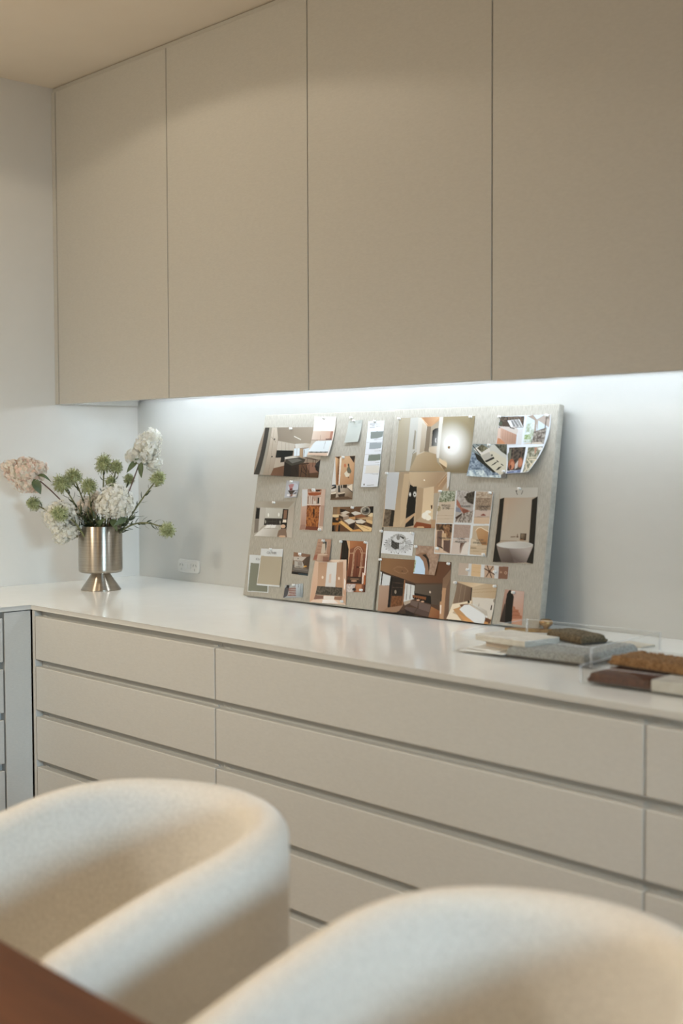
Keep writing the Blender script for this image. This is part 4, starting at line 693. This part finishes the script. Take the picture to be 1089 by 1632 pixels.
def text_mesh(body):
    cu = bpy.data.curves.new('lettering', 'FONT')
    cu.body = body
    cu.size = 1.0
    cu.resolution_u = 2
    t = bpy.data.objects.new('lettering_source', cu)
    COL.objects.link(t)
    dg = bpy.context.evaluated_depsgraph_get()
    me = bpy.data.meshes.new_from_object(t.evaluated_get(dg))
    bpy.data.objects.remove(t)
    bpy.data.curves.remove(cu)
    return me


CATS = {'photo_print': 'photo', 'paint_chip': 'card', 'paint_strip': 'card', 'fabric_swatch': 'swatch', 'line_drawing': 'drawing',
        'mood_sheet': 'print', 'sample_strip': 'print', 'photo_collage': 'photo'}
LIFT = (0.0010, 0.0022, 0.0034)
for name, label, bi, layer, corners, bgc, bow, curl, pins, texts, shapes in PRINTS:
    c = np.array(corners, float)                         # TL TR BR BL
    wv = max(np.linalg.norm(c[1] - c[0]), np.linalg.norm(c[2] - c[3])) * 1e-4
    hv = max(np.linalg.norm(c[3] - c[0]), np.linalg.norm(c[2] - c[1])) * 1e-4
    nx, ny = max(8, int(wv / STEP)), max(8, int(hv / STEP))
    S, T = np.meshgrid(np.linspace(0, 1, nx + 1), np.linspace(0, 1, ny + 1))

    def surf(s, t):
        s_, t_ = s[..., None], t[..., None]
        q = (c[0] * (1 - s_) + c[1] * s_) * (1 - t_) + (c[3] * (1 - s_) + c[2] * s_) * t_
        ex, ey = (c[1] - c[0]), (c[3] - c[0])
        q = q - ey * (bow[0] * 4 * s * (1 - s) * (1 - t))[..., None]
        q = q + ex * (bow[1] * 4 * t * (1 - t) * s)[..., None]
        q = q + ey * (bow[2] * 4 * s * (1 - s) * t)[..., None]
        q = q - ex * (bow[3] * 4 * t * (1 - t) * (1 - s))[..., None]
        return q
    Q = surf(S, T)
    col = 0
    for js, jt in ((-.27, -.27), (.27, -.27), (-.27, .27), (.27, .27)):
        q = surf(np.clip(S + js / nx, 0, 1), np.clip(T + jt / ny, 0, 1))
        col = col + paint(q[..., 0], q[..., 1], bgc, shapes)
    col = np.clip((col * 0.25) ** 1.14 * 1.08 * PRINT_GAIN, 0, 0.9)
    lift = (curl[0] * ((1 - S) * (1 - T)) ** 2 + curl[1] * (S * (1 - T)) ** 2 + curl[2] * (S * T) ** 2 + curl[3] * ((1 - S) * T) ** 2) * 1e-3
    org = c.mean(0) * 1e-4
    V = np.stack([Q[..., 0] * 1e-4 - org[0], Q[..., 1] * 1e-4 - org[1], lift], -1).reshape(-1, 3)
    idx = np.arange((nx + 1) * (ny + 1)).reshape(ny + 1, nx + 1)
    F = np.stack([idx[:-1, :-1], idx[1:, :-1], idx[1:, 1:], idx[:-1, 1:]], -1).reshape(-1, 4)
    me = bpy.data.meshes.new(name)
    me.from_pydata(V.tolist(), [], F.tolist())
    at = me.color_attributes.new('tint', 'FLOAT_COLOR', 'POINT')
    at.data.foreach_set('color', np.concatenate([col.reshape(-1, 3), np.ones((len(V), 1))], 1).astype(np.float32).ravel())
    me.materials.append(M['print'])
    o = bpy.data.objects.new(name, me)
    COL.objects.link(o)
    tag(o, label, CATS[name], 'papers pinned to the boards')
    o.matrix_world = BOARD[bi] @ Matrix.Translation((org[0], org[1], LIFT[layer]))
    for pu, pv in pins:
        p = bpy.data.objects.new('push_pin', pin_mesh())
        COL.objects.link(p)
        p.parent = o
        p.location = (pu * 1e-4 - org[0], pv * 1e-4 - org[1], 0.0003)
    for body, u0, v0, u1, v1 in texts:
        tm = text_mesh(body)
        xs = [v.co.x for v in tm.vertices]
        wtx = max(xs) - min(xs)
        L = math.hypot(u1 - u0, v1 - v0) * 1e-4
        k = L / wtx
        to = bpy.data.objects.new('lettering', tm)
        tm.materials.append(M['ink'])
        COL.objects.link(to)
        to.parent = o
        to.matrix_local = (Matrix.Translation((u0 * 1e-4 - org[0], v0 * 1e-4 - org[1] - 0.35 * min(k, 0.009), 0.0006))
                           @ Matrix.Rotation(math.atan2(v1 - v0, u1 - u0), 4, 'Z') @ Matrix.Diagonal((k, min(k * 1.2, 0.0095), 1, 1)))

# ------------------------------------------------------------------ vase
VX, VY = 0.3042, -0.3539
va = tag(empty('vase', (VX, VY, TOP)), 'brushed steel goblet vase on a conical foot, standing on the worktop corner', 'vase')
bm = bmesh.new()
add_lathe(bm, [(0, 0.0), (0.0625, 0.0), (0.0632, 0.0012), (0.0625, 0.0026), (0.0275, 0.0535), (0.0270, 0.0560), (0, 0.0560)], 72)
link('foot', bm, M['steel'], va)
bm = bmesh.new()
add_lathe(bm, [(0, 0.0556), (0.060, 0.0556), (0.0655, 0.0572), (0.0682, 0.062), (0.0688, 0.068), (0.0688, 0.2015), (0.0683, 0.2025), (0.0672, 0.2025), (0.0667, 0.2015), (0.0665, 0.075), (0.060, 0.068), (0, 0.068)], 96)
link('cup', bm, M['steel'], va)

# ------------------------------------------------------------------ flowers
RV = Vector((0.6856, 0.7280, 0))       # to the right as seen from the room
DV = Vector((0.7280, -0.6856, 0))      # towards the room


def fl(px, py, d=0.0):
    """vase-local point from a measured offset (2 mm units right of the axis / height over the worktop)"""
    return RV * ((px - 160) * 0.00203) + Vector((0, 0, (939.5 - py) * 0.00203)) + DV * d


def add_leaf(bm, base, tip, width, normal, mi=0, fold=0.25, droop=0.0, n=7):
    base, tip, normal = Vector(base), Vector(tip), Vector(normal)
    ax = tip - base
    side = ax.cross(normal).normalized()
    up = side.cross(ax).normalized()
    rows = []
    for i in range(n + 1):
        t = i / n
        w = width * 0.5 * (math.sin(PI * t ** 0.8) ** 0.9) * (1 - 0.25 * t) + 0.0002
        c = base + ax * t + up * (droop * ax.length * math.sin(PI * t))
        rows.append([bm.verts.new(c - side * w + up * (w * fold)), bm.verts.new(c), bm.verts.new(c + side * w + up * (w * fold))])
    for A, B in zip(rows, rows[1:]):
        for k in range(2):
            f = bm.faces.new((A[k], A[k + 1], B[k + 1], B[k]))
            f.smooth = True
            f.material_index = mi


def florets(parent, lobes, count, size, cols, rnd):
    """lobes: list of (centre, (ra, rb, rc)) ellipsoids; four-petalled florets facing outwards"""
    V, F, C = [], [], []
    tot = sum(l[1][0] * l[1][2] for l in lobes)
    for ctr, (ra, rb, rc), in lobes:
        n = int(count * ra * rc / tot)
        for i in range(n):
            z = 1 - 2 * (i + .5) / n
            a = i * 2.39996 + rnd.uniform(-.3, .3)
            q = math.sqrt(max(0, 1 - z * z))
            dl = RV * (q * math.cos(a) * ra) + DV * (q * math.sin(a) * rb) + Vector((0, 0, z * rc))
            nrm = (RV * (q * math.cos(a) / ra) + DV * (q * math.sin(a) / rb) + Vector((0, 0, z / rc))).normalized()
            nrm = (nrm + Vector((rnd.gauss(0, .28), rnd.gauss(0, .28), rnd.gauss(0, .28)))).normalized()
            pos = ctr + dl * rnd.uniform(0.76, 1.15)
            t1, t2 = frame_at(nrm)
            ph = rnd.uniform(0, PI)
            sz = size * rnd.uniform(0.78, 1.15)
            cc = rnd.choice(cols)
            k0 = rnd.uniform(0.86, 1.04)
            cc = tuple(min(.93, x * k0) for x in cc)
            for p in range(4):
                aa = ph + p * PI / 2
                u = t1 * math.cos(aa) + t2 * math.sin(aa)
                w = nrm.cross(u)
                b = len(V)
                V += [pos + nrm * .0005, pos + u * sz * .62 + w * sz * .46 + nrm * sz * .16, pos + u * sz + nrm * sz * rnd.uniform(-.05, .28), pos + u * sz * .62 - w * sz * .46 + nrm * sz * .16]
                F.append((b, b + 1, b + 2, b + 3))
                C += [mul(cc, .90), cc, cc, cc]
    me = bpy.data.meshes.new('florets')
    me.from_pydata([tuple(v) for v in V], [], F)
    at = me.color_attributes.new('tint', 'FLOAT_COLOR', 'POINT')
    at.data.foreach_set('color', [x for c in C for x in (*c, 1.0)])
    me.materials.append(M['petal'])
    o = bpy.data.objects.new('florets', me)
    COL.objects.link(o)
    o.parent = parent
    o['kind'] = 'stuff'
    bm = bmesh.new()
    for ctr, (ra, rb, rc) in lobes:
        t = bmesh.new()
        bmesh.ops.create_icosphere(t, subdivisions=2, radius=1)
        R = Matrix((RV, DV, Vector((0, 0, 1)))).transposed().to_4x4()
        merge(bm, t, 0, Matrix.Translation(ctr) @ R @ Matrix.Diagonal((ra * .74, rb * .74, rc * .74, 1)))
    core = link('flower_core', bm, M['core'], parent, True)
    return o


M['core'] = new_mat('flower_core', (0.72, 0.69, 0.58), 0.8)
WHITE = [(0.92, 0.90, 0.83), (0.90, 0.88, 0.79), (0.93, 0.92, 0.87), (0.88, 0.85, 0.74)]
PINK = [(0.88, 0.68, 0.57), (0.91, 0.78, 0.67), (0.90, 0.83, 0.72), (0.92, 0.85, 0.74), (0.87, 0.65, 0.55), (0.91, 0.80, 0.70)]


def hydrangea(label, lobes, stem, leaves, cols, count, size, seed, stem_r=0.0022):
    rnd = random.Random(seed)
    h = tag(empty('hydrangea', (VX, VY, TOP)), label, 'flower', 'hydrangea stems in the steel vase')
    bm = bmesh.new()
    add_tube(bm, bez(*stem, 10), [stem_r * (1.15 - .03 * i) for i in range(11)], 7)
    link('stem', bm, M['stem_red'], h)
    for (b, t, w, nrm, dr) in leaves:
        bm = bmesh.new()
        add_leaf(bm, b, t, w, nrm, 0, 0.3, dr)
        link('leaf', bm, M['leaf'], h)
    florets(h, lobes, count, size, cols, rnd)
    return h


MOUTH = [(-0.012, 0.004), (0.010, -0.010), (0.016, 0.012), (-0.006, -0.014), (0.0, 0.014)]


def mouth(dx, d=0.0, h=0.11):
    return RV * dx + DV * d + Vector((0, 0, h))


def lobe(px, py, rx, rz, d=0.0, rd=None):
    k = 0.00203
    return (fl(px, py, d), (rx * k, (rd or (rx + rz) / 2) * k, rz * k))


hydrangea('pale pink hydrangea head on a long stem leaning far left of the vase',
          [lobe(46, 756, 29, 19, .02), lobe(26, 748, 16, 11, .02), lobe(50, 772, 20, 15, .02), lobe(66, 750, 15, 12, .015), lobe(46, 744, 17, 11, .01), lobe(60, 780, 9, 8, .02)],
          (mouth(-0.02, 0.0), fl(128, 815, .01), fl(60, 762, .02)),
          [(fl(67, 761, .035), fl(90, 772, .04), 0.012, DV + Vector((0, 0, .6)), .42), (fl(63, 766, .045), fl(74, 790, .05), 0.031, DV * .9 + RV * .3, .08)],
          PINK, 1000, 0.0064, 1)
hydrangea('cream white hydrangea head drooping over the left rim of the vase',
          [lobe(104, 823, 25, 22, .05), lobe(112, 846, 20, 15, .045), lobe(104, 858, 12, 8, .045), lobe(125, 838, 13, 14, .04)],
          (mouth(-0.03, 0.02), fl(136, 836, .05), fl(112, 828, .05)), [], WHITE, 900, 0.0066, 2)
hydrangea('round white hydrangea head in the middle above the vase rim',
          [lobe(189, 800, 25, 24, .055), lobe(178, 806, 18, 18, .06), lobe(199, 808, 17, 17, .06)],
          (mouth(0.02, 0.02), fl(176, 830, .04), fl(187, 806, .05)),
          [(fl(160, 841, .05), fl(176, 826, .075), 0.020, DV + Vector((0, 0, .5)), .1), (fl(182, 828, .05), fl(194, 846, .085), 0.022, DV + RV * .3, .1),
           (fl(205, 826, .05), fl(188, 838, .08), 0.022, DV, .1)],
          WHITE, 950, 0.0068, 3)
hydrangea('tall white hydrangea head on a red stem, upper right of the bouquet',
          [lobe(232, 720, 19, 22, -.03), lobe(240, 706, 14, 16, -.03), lobe(212, 732, 13, 11, -.02), lobe(242, 742, 12, 13, -.035), lobe(228, 734, 17, 12, -.03)],
          (mouth(0.012, -0.01), fl(196, 810, -.01), fl(226, 729, -.022)),
          [(fl(219, 738, -.01), fl(202, 758, .0), 0.020, DV + Vector((0, 0, .4)), .1), (fl(225, 741, -.005), fl(225, 766, .0), 0.021, DV + RV * -.3, .06), (fl(222, 732, -.005), fl(215, 738, .0), 0.012, DV, .1)],
          WHITE, 1000, 0.0065, 4)
hydrangea('blush hydrangea half hidden behind the green stems in the vase',
          [lobe(137, 815, 17, 18, -.02), lobe(150, 800, 11, 12, -.03)],
          (mouth(-0.01, -0.02), fl(142, 835, -.02), fl(138, 820, -.02)), [], PINK[1:4], 400, 0.0066, 5)


def green_flower(label, head, r, stem, seed, leaf_from=0.3, leaf_n=14, elong=1.15, axis=None):
    rnd = random.Random(seed)
    h = tag(empty('pincushion_flower', (VX, VY, TOP)), label, 'flower', 'green pincushion stems in the steel vase')
    pts = bez(*stem, 12)
    bm = bmesh.new()
    add_tube(bm, pts, [0.0034 - 0.00009 * i for i in range(13)], 6)
    link('stem', bm, M['stem_green'], h)
    ax = (axis or (pts[-1] - pts[-3])).normalized()
    a, b = frame_at(ax)
    bm = bmesh.new()
    t = bmesh.new()
    bmesh.ops.create_icosphere(t, subdivisions=2, radius=1)
    R = Matrix((a, b, ax)).transposed().to_4x4()
    merge(bm, t, 0, Matrix.Translation(head) @ R @ Matrix.Diagonal((r * .52, r * .52, r * .56 * elong, 1)))
    N = 300
    for i in range(N):
        z = 1 - 2 * (i + .5) / N
        if z < -0.88:
            continue
        an = i * 2.39996
        q = math.sqrt(1 - z * z)
        dv = (a * (q * math.cos(an)) + b * (q * math.sin(an)) + ax * (z * elong) + Vector((rnd.gauss(0, .12), rnd.gauss(0, .12), rnd.gauss(0, .12))))
        p0 = head + dv * r * .45
        p1 = head + dv * r * rnd.uniform(.90, 1.06) + ax * r * .10
        pm = (p0 + p1) / 2 + ax * r * .12
        add_tube(bm, [p0, pm, p1], [0.0009, 0.0009, 0.0008], 3, 0)
        if i % 3 == 0:
            add_tube(bm, [p1, p1 + (p1 - pm).normalized() * .0016], [0.0011, 0.0009], 3, 1)
    for f in bm.faces:
        f.smooth = True
    link('flower_head', bm, [M['bud'], M['bud_tip']], h)
    if leaf_n:
        bm = bmesh.new()
        for i in range(leaf_n):
            t = leaf_from + (0.93 - leaf_from) * (i + .5) / leaf_n
            k = min(11, int(t * 12))
            p = pts[k].lerp(pts[k + 1], t * 12 - k)
            tg = (pts[k + 1] - pts[k]).normalized()
            a2, b2 = frame_at(tg)
            an = i * 2.4
            o = a2 * math.cos(an) + b2 * math.sin(an)
            L = rnd.uniform(.018, .030)
            add_leaf(bm, p, p + o * L * .75 + tg * L * .75, 0.0066, tg + o * .2, 0, .25, -.12, 4)
        lv = link('leaflets', bm, M['leaf_dark'], h)
        lv['kind'] = 'stuff'
    return h


gf = [
    ('tallest green pincushion flower standing above the white hydrangea', (165, 746), .026, -.02, (-.004, -.02), (164, 800), 8, 1.25),
    ('green pincushion flower close right of the tallest one', (184, 750), .020, -.02, (.006, -.02), (176, 800), 10, 1.1),
    ('outer left green pincushion flower of the pair beside the pink hydrangea stem', (104, 776), .028, .02, (-.025, .0), (136, 820), 14, 1.1),
    ('inner right green pincushion flower of the pair beside the pink hydrangea stem', (120, 765), .026, .0, (-.015, -.005), (142, 815), 14, 1.1),
    ('green pincushion flower at the bouquet centre, left of the white hydrangea', (146, 780), .025, .03, (-.006, .02), (149, 825), 12, 1.1),
    ('lowest left green pincushion flower, below the pink hydrangea', (57, 806), .021, -.01, (-.035, -.02), (100, 826), 8, 1.15),
    ('green pincushion flower in front of the drooping white hydrangea', (110, 819), .025, .105, (-.02, .035), (132, 826), 10, 1.15),
    ('green pincushion flower on a long bare stem at the right, below the tall hydrangea', (249, 768), .023, -.01, (.03, -.005), (212, 812), 12, 1.15),
    ('green pincushion flower bending low to the far right of the vase', (265, 845), .024, .03, (.02, .02), (205, 815), 18, 1.1),
    ('small green pincushion flower behind the red hydrangea stem', (202, 769), .016, -.04, (.012, -.025), (190, 810), 8, 1.1),
    ('small green pincushion bud between the two tall pincushion flowers', (176, 772), .015, -.01, (.002, -.015), (170, 805), 8, 1.2),
]
for i, (lab, (px, py), r, d, (mx, md), (cx, cy), ln, el) in enumerate(gf):
    head = fl(px, py, d)
    base = mouth(mx, md, 0.12)
    ctrl = fl(cx, cy, d * .7)
    end = head - (head - ctrl).normalized() * r * .35
    green_flower(lab, head, r, (base, ctrl, end), 20 + i, .30, ln, el, (head - ctrl))
# the leafy short stems that fill the mouth of the vase
rnd = random.Random(77)
for lab, spots in (('short leafy green sprig filling the left of the vase mouth', [(136, 822), (127, 830), (144, 818), (132, 812)]),
                   ('short leafy green sprig filling the right of the vase mouth', [(205, 826), (196, 836), (215, 822), (182, 832)]),
                   ('short leafy green sprig filling the front of the vase mouth', [(150, 832), (164, 834), (158, 824), (141, 834)])):
    h = tag(empty('leaf_sprig', (VX, VY, TOP)), lab, 'foliage', 'leafy sprigs in the steel vase')
    bs = bmesh.new()
    bl = bmesh.new()
    for (px, py) in spots:
        base = mouth((px - 160) * .0006, rnd.uniform(-.02, .03), .13)
        end = fl(px, py, rnd.uniform(0.0, .06))
        pts = bez(base, fl(160 + (px - 160) * .6, 842, .02), end, 8)
        add_tube(bs, pts, 0.0018, 5)
        for k in range(12):
            t = .35 + .65 * k / 12
            q = min(7, int(t * 8))
            p = pts[q].lerp(pts[q + 1], t * 8 - q)
            tg = (pts[q + 1] - pts[q]).normalized()
            a2, b2 = frame_at(tg)
            o = a2 * math.cos(k * 2.4) + b2 * math.sin(k * 2.4)
            L = rnd.uniform(.022, .036)
            add_leaf(bl, p, p + o * L * .7 + tg * L * .7, 0.009, tg + o * .2, 0, .25, -.1, 4)
    link('stem', bs, M['stem_green'], h)
    lv = link('leaflets', bl, M['leaf_dark'], h)
    lv['kind'] = 'stuff'

# ------------------------------------------------------------------ trays and material samples on the worktop


SX, SY = 0.013, -0.0165          # tray group offset on the worktop


def tray(x, y, w, d, hgt, rz, label):
    t = tag(empty('acrylic_tray', (x + SX, y + SY, TOP + 0.0004), rz), label, 'tray', 'clear acrylic trays')
    th = 0.0035
    box('base', M['acrylic'], 0, w, 0, d, 0, th, t)
    box('side_panel', M['acrylic'], 0, w, 0, th, th + .0002, hgt - .001, t)
    box('side_panel', M['acrylic'], 0, w, d - th, d, th + .0002, hgt - .001, t)
    box('side_panel', M['acrylic'], 0, th, th + .0002, d - th - .0002, th + .0002, hgt - .001, t)
    box('side_panel', M['acrylic'], w - th, w, th + .0002, d - th - .0002, th + .0002, hgt - .001, t)
    for a, b in ((0, 0), (w - th, 0), (0, d - th), (w - th, d - th)):
        box('corner_edge', M['acrylic_edge_glint'], a - .0002, a + th + .0002, b - .0002, b + th + .0002, th + .0004, hgt, t)
    for x0, x1, y0, y1 in ((th, w - th, 0, th), (th, w - th, d - th, d), (0, th, th, d - th), (w - th, w, th, d - th)):  # thin added bars that carry the painted highlight along the rim
        box('rim_edge', M['acrylic_edge_glint'], x0, x1, y0, y1, hgt - .0009, hgt, t)
    return t


tray(1.9202, -0.4964, 0.342, 0.29, 0.0435, math.radians(5.2), 'clear acrylic tray holding a grey carpet square and stone sample')
tray(2.338, -0.611, 0.36, 0.24, 0.036, math.radians(4.6), 'clear acrylic tray holding rust and ochre carpet samples')


def pile(name, label, mat, x, y, z, w, d, h, rz, amp, seed, group='carpet samples', tuft=1.0):
    """carpet sample: rounded lumpy pile on a thin backing; (x, y) is the near left corner"""
    o = tag(empty(name, (x + SX, y + SY, z), rz), label, 'carpet sample', group)
    nx, ny = max(10, int(w / .004)), max(10, int(d / .004))
    V, F = [], []
    s = seed * 13.7
    for j in range(ny + 1):
        for i in range(nx + 1):
            u, v = i / nx, j / ny
            e = min(u * w, (1 - u) * w, v * d, (1 - v) * d)
            rr = h * .7
            prof = math.sqrt(max(0, 1 - (1 - min(1, e / rr)) ** 2))
            nz = (math.sin(u * w * 520 * tuft + s + 2 * math.sin(v * d * 300)) * math.cos(v * d * 470 * tuft + s) + .7 * math.sin(u * w * 1300 + v * d * 900 + s) * math.cos(v * d * 1500 - u * w * 700))
            z_ = .003 + (h - .003) * (.30 + .70 * prof) + amp * nz * (.4 + .6 * prof)
            V.append((u * w + amp * .8 * math.sin(v * d * 800 + s), v * d + amp * .8 * math.sin(u * w * 700 + s), z_))
    def ix(i, j): return j * (nx + 1) + i
    for j in range(ny):
        for i in range(nx):
            F.append((ix(i, j), ix(i + 1, j), ix(i + 1, j + 1), ix(i, j + 1)))
    rim = [ix(i, 0) for i in range(nx)] + [ix(nx, j) for j in range(ny)] + [ix(i, ny) for i in range(nx, 0, -1)] + [ix(0, j) for j in range(ny, 0, -1)]
    b0 = len(V)
    for k in rim:
        V.append((V[k][0], V[k][1], .0026))
    n = len(rim)
    for k in range(n):
        q = (k + 1) % n
        F.append((rim[q], rim[k], b0 + k, b0 + q))
    me = bpy.data.meshes.new('pile')
    me.from_pydata(V, [], F)
    me.polygons.foreach_set('use_smooth', [True] * len(me.polygons))
    me.materials.append(mat)
    p = bpy.data.objects.new('pile', me)
    COL.objects.link(p)
    p.parent = o
    box('backing', M['backing'], .001, w - .001, .001, d - .001, 0, .0025, o)
    return o


TZ = TOP + 0.0041
R5 = math.radians(5.2)
pile('carpet_sample', 'large grey cut pile carpet square lying flat in the left acrylic tray', M['grey_pile'], 2.044, -0.466, TZ, 0.190, 0.215, 0.019, R5, .0012, 1)
pile('carpet_sample', 'small dark olive pile carpet offcut on top of the grey carpet square', M['olive_pile'], 2.027, -0.306, TZ + .0206, 0.125, 0.068, 0.018, math.radians(-17), .0013, 2)


def slab(name, label, cat, mat, x, y, z, w, d, h, rz, group=None, bevel=.0012):
    bm = bmesh.new()
    add_box(bm, 0, w, 0, d, 0, h, bevel, 2)
    o = tag(link(name, bm, mat), label, cat, group)
    o.location = (x + SX, y + SY, z)
    o.rotation_euler = (0, 0, rz)
    return o


# sample cards under the stone
slab('sample_card', 'white sample card lowest in the left corner of the left tray', 'card', M['card'], 1.928, -0.482, TZ, 0.085, 0.11, 0.0015, math.radians(8), 'white sample cards', 0)
slab('sample_card', 'white sample card under the stone sample, next to the grey carpet', 'card', M['card'], 1.988, -0.478, TZ + .0017, 0.055, 0.11, 0.0013, math.radians(3), 'white sample cards', 0)
slab('sample_card', 'off white sample card lying across the other two cards', 'card', M['card'], 1.930, -0.462, TZ + .0034, 0.09, 0.09, 0.0014, math.radians(-4), 'white sample cards', 0)
slab('sample_block', 'buff sample block under the travertine tile in the left tray', 'sample', M['card_edge'], 1.950, -0.42, TZ + .0050, 0.07, 0.10, 0.0125, math.radians(-4), None, .0008)
slab('stone_sample', 'pale travertine tile sample propped on cards in the left tray', 'stone sample', M['stone'], 1.932, -0.434, TZ + .0178, 0.150, 0.105, 0.0140, math.radians(-6), 'stone samples')
slab('tile_sample', 'thin beige tile chip lying alone behind the left tray', 'sample', M['tile'], 2.100, -0.150, TOP + .0004, 0.075, 0.045, 0.004, math.radians(-8))
h = tag(empty('brass_handle', (1.790 + SX, -0.160 + SY, TOP + .0004), math.radians(31)), 'aged brass cupboard knob on a long flat backplate behind the left tray', 'handle')
box('backplate', M['brass'], 0, .165, -.007, .007, 0, .0085, h, .0008)
bm = bmesh.new()
add_lathe(bm, [(0, .0086), (.0065, .0086), (.0060, .011), (.0085, .014), (.0150, .0185), (.0168, .0235), (.0155, .0285), (.0095, .0315), (0, .032)], 32, (.098, 0, 0))
link('knob', bm, M['brass'], h)

R4 = math.radians(4.6)
TZ2 = TOP + 0.0041
pile('carpet_sample', 'dark rust brown pile carpet sample flat in the right tray', M['rust_pile'], 2.347, -0.598, TZ2, 0.130, 0.130, 0.0185, R4, .0014, 3)
pile('carpet_sample', 'ochre looped rug sample lying on the rust carpet sample', M['ochre_pile'], 2.338, -0.518, TZ2 + .0215, 0.200, 0.095, 0.018, math.radians(-2), .0026, 4, tuft=.6)
slab('stone_sample', 'beige stone block sample at the right picture edge, beside the rust carpet', 'stone sample', M['stone_warm'], 2.480, -0.592, TZ2, 0.150, 0.135, 0.0205, R4, 'stone samples')

# ------------------------------------------------------------------ table
TBL = 0.74
tb = tag(empty('dining_table', (0, 0, 0)), 'dark walnut dining table, its edge crossing the lower left corner', 'table')
box('tabletop', M['walnut'], 0.55, 3.05, -2.85, -1.8125, TBL - 0.03, TBL, tb, 0.003, 2)
box('apron', M['walnut'], 0.75, 2.85, -2.75, -1.95, TBL - 0.085, TBL - 0.0305, tb)
for x in (0.70, 2.84):
    for y in (-2.75, -1.98):
        box('leg', M['walnut'], x, x + .06, y, y + .06, 0, TBL - 0.086, tb, .003)

# ------------------------------------------------------------------ barrel chairs


def make_chair(x, y, rz, label):
    ch = tag(empty('barrel_chair', (x, y, 0), rz), label, 'chair', 'cream barrel chairs at the table')
    A_, FR_ = 0.226, 0.255            # plan: radius of the back, length of the arms ahead of the centre
    t = 0.072
    st = []
    n_arc, n_arm = 36, 10
    for i in range(n_arm):
        f = i / n_arm
        st.append((A_, -FR_ * (1 - f), 1, 0))
    for i in range(n_arc + 1):
        a = PI * i / n_arc
        st.append((A_ * math.cos(a), 1.0 * A_ * math.sin(a), math.cos(a), math.sin(a)))
    for i in range(1, n_arm + 1):
        f = i / n_arm
        st.append((-A_, -FR_ * f, -1, 0))
    bm = bmesh.new()
    rings = []
    ns = len(st)
    for (px, py, nx, ny) in st:
        k = (py + FR_) / (1.0 * A_ + FR_)          # 0 arm tip .. 1 back
        k2 = math.sin(min(1.0, k * 1.15) * PI / 2)
        top = BACK_H * k2 + ARM_H * (1 - k2)
        prof = []
        prof.append((0.5 * t - 0.035, 0.30))
        prof.append((0.5 * t - 0.012, 0.40))
        prof.append((0.5 * t - 0.002, 0.55))
        rr = 0.5 * t
        for q in range(9):
            aa = PI * q / 8
            prof.append((rr * math.cos(aa), top - rr * 1.0 + rr * math.sin(aa)))
        prof.append((-0.5 * t - 0.006, top - rr - 0.05))
        prof.append((-0.5 * t - 0.020, top - rr - 0.12))
        prof.append((-0.5 * t - 0.036, 0.52))
        prof.append((-0.5 * t - 0.060, 0.45))
        prof.append((-0.5 * t - 0.060, 0.30))
        rings.append([bm.verts.new((px + nx * o, py + ny * o, z)) for o, z in prof])
    for A, B in zip(rings, rings[1:]):
        m = len(A)
        for i in range(m):
            bm.faces.new((A[i], A[(i + 1) % m], B[(i + 1) % m], B[i]))
    for Rg, flip in ((rings[0], False), (rings[-1], True)):
        c = sum((v.co for v in Rg), Vector()) / len(Rg)
        cv = bm.verts.new(c + Vector((0, -0.02, 0)))
        m = len(Rg)
        for i in range(m):
            q = (Rg[i], Rg[(i + 1) % m], cv)
            bm.faces.new(q if flip else q[::-1])
    bmesh.ops.recalc_face_normals(bm, faces=bm.faces[:])
    sh = link('shell', bm, M['boucle'], ch, True)
    sub = sh.modifiers.new('smooth', 'SUBSURF')
    sub.levels = sub.render_levels = 1
    # seat cushion: D shaped, domed
    bm = bmesh.new()
    prof = [(0.0, .30), (1.0, .30), (1.04, .34), (1.05, .42), (1.0, .455), (.9, .468), (.5, .474), (0, .476)]
    seg = 40
    rs = []
    for f, z in prof:
        if f == 0:
            rs.append([bm.verts.new((0, 0, z))])
            continue
        ring = []
        for i in range(seg):
            a = 2 * PI * i / seg
            rx, ry = 0.130 * f, (0.135 if math.sin(a) > 0 else 0.245) * f
            ring.append(bm.verts.new((rx * math.copysign(abs(math.cos(a)) ** .8, math.cos(a)), ry * math.copysign(abs(math.sin(a)) ** .8, math.sin(a)), z)))
        rs.append(ring)
    for A, B in zip(rs, rs[1:]):
        for i in range(seg):
            j = (i + 1) % seg
            if len(A) == 1:
                bm.faces.new((A[0], B[j], B[i]))
            elif len(B) == 1:
                bm.faces.new((A[i], A[j], B[0]))
            else:
                bm.faces.new((A[i], A[j], B[j], B[i]))
    bmesh.ops.recalc_face_normals(bm, faces=bm.faces[:])
    link('seat_cushion', bm, M['boucle'], ch, True)
    for sx in (-1, 1):
        for sy, y0 in ((-1, -.13), (1, .13)):
            bm = bmesh.new()
            add_tube(bm, [(sx * .20, y0 + sy * .04, 0), (sx * .19, y0, .302)], [.011, .018], 12)
            link('leg', bm, M['walnut'], ch)
    return ch


BACK_H, ARM_H = 0.795, 0.712
make_chair(2.165, -1.525, 0.0, 'cream felt barrel chair at the left, tucked under the walnut table')
make_chair(2.900, -1.525, 0.0, 'cream felt barrel chair at the right, nearest in the lower right corner')
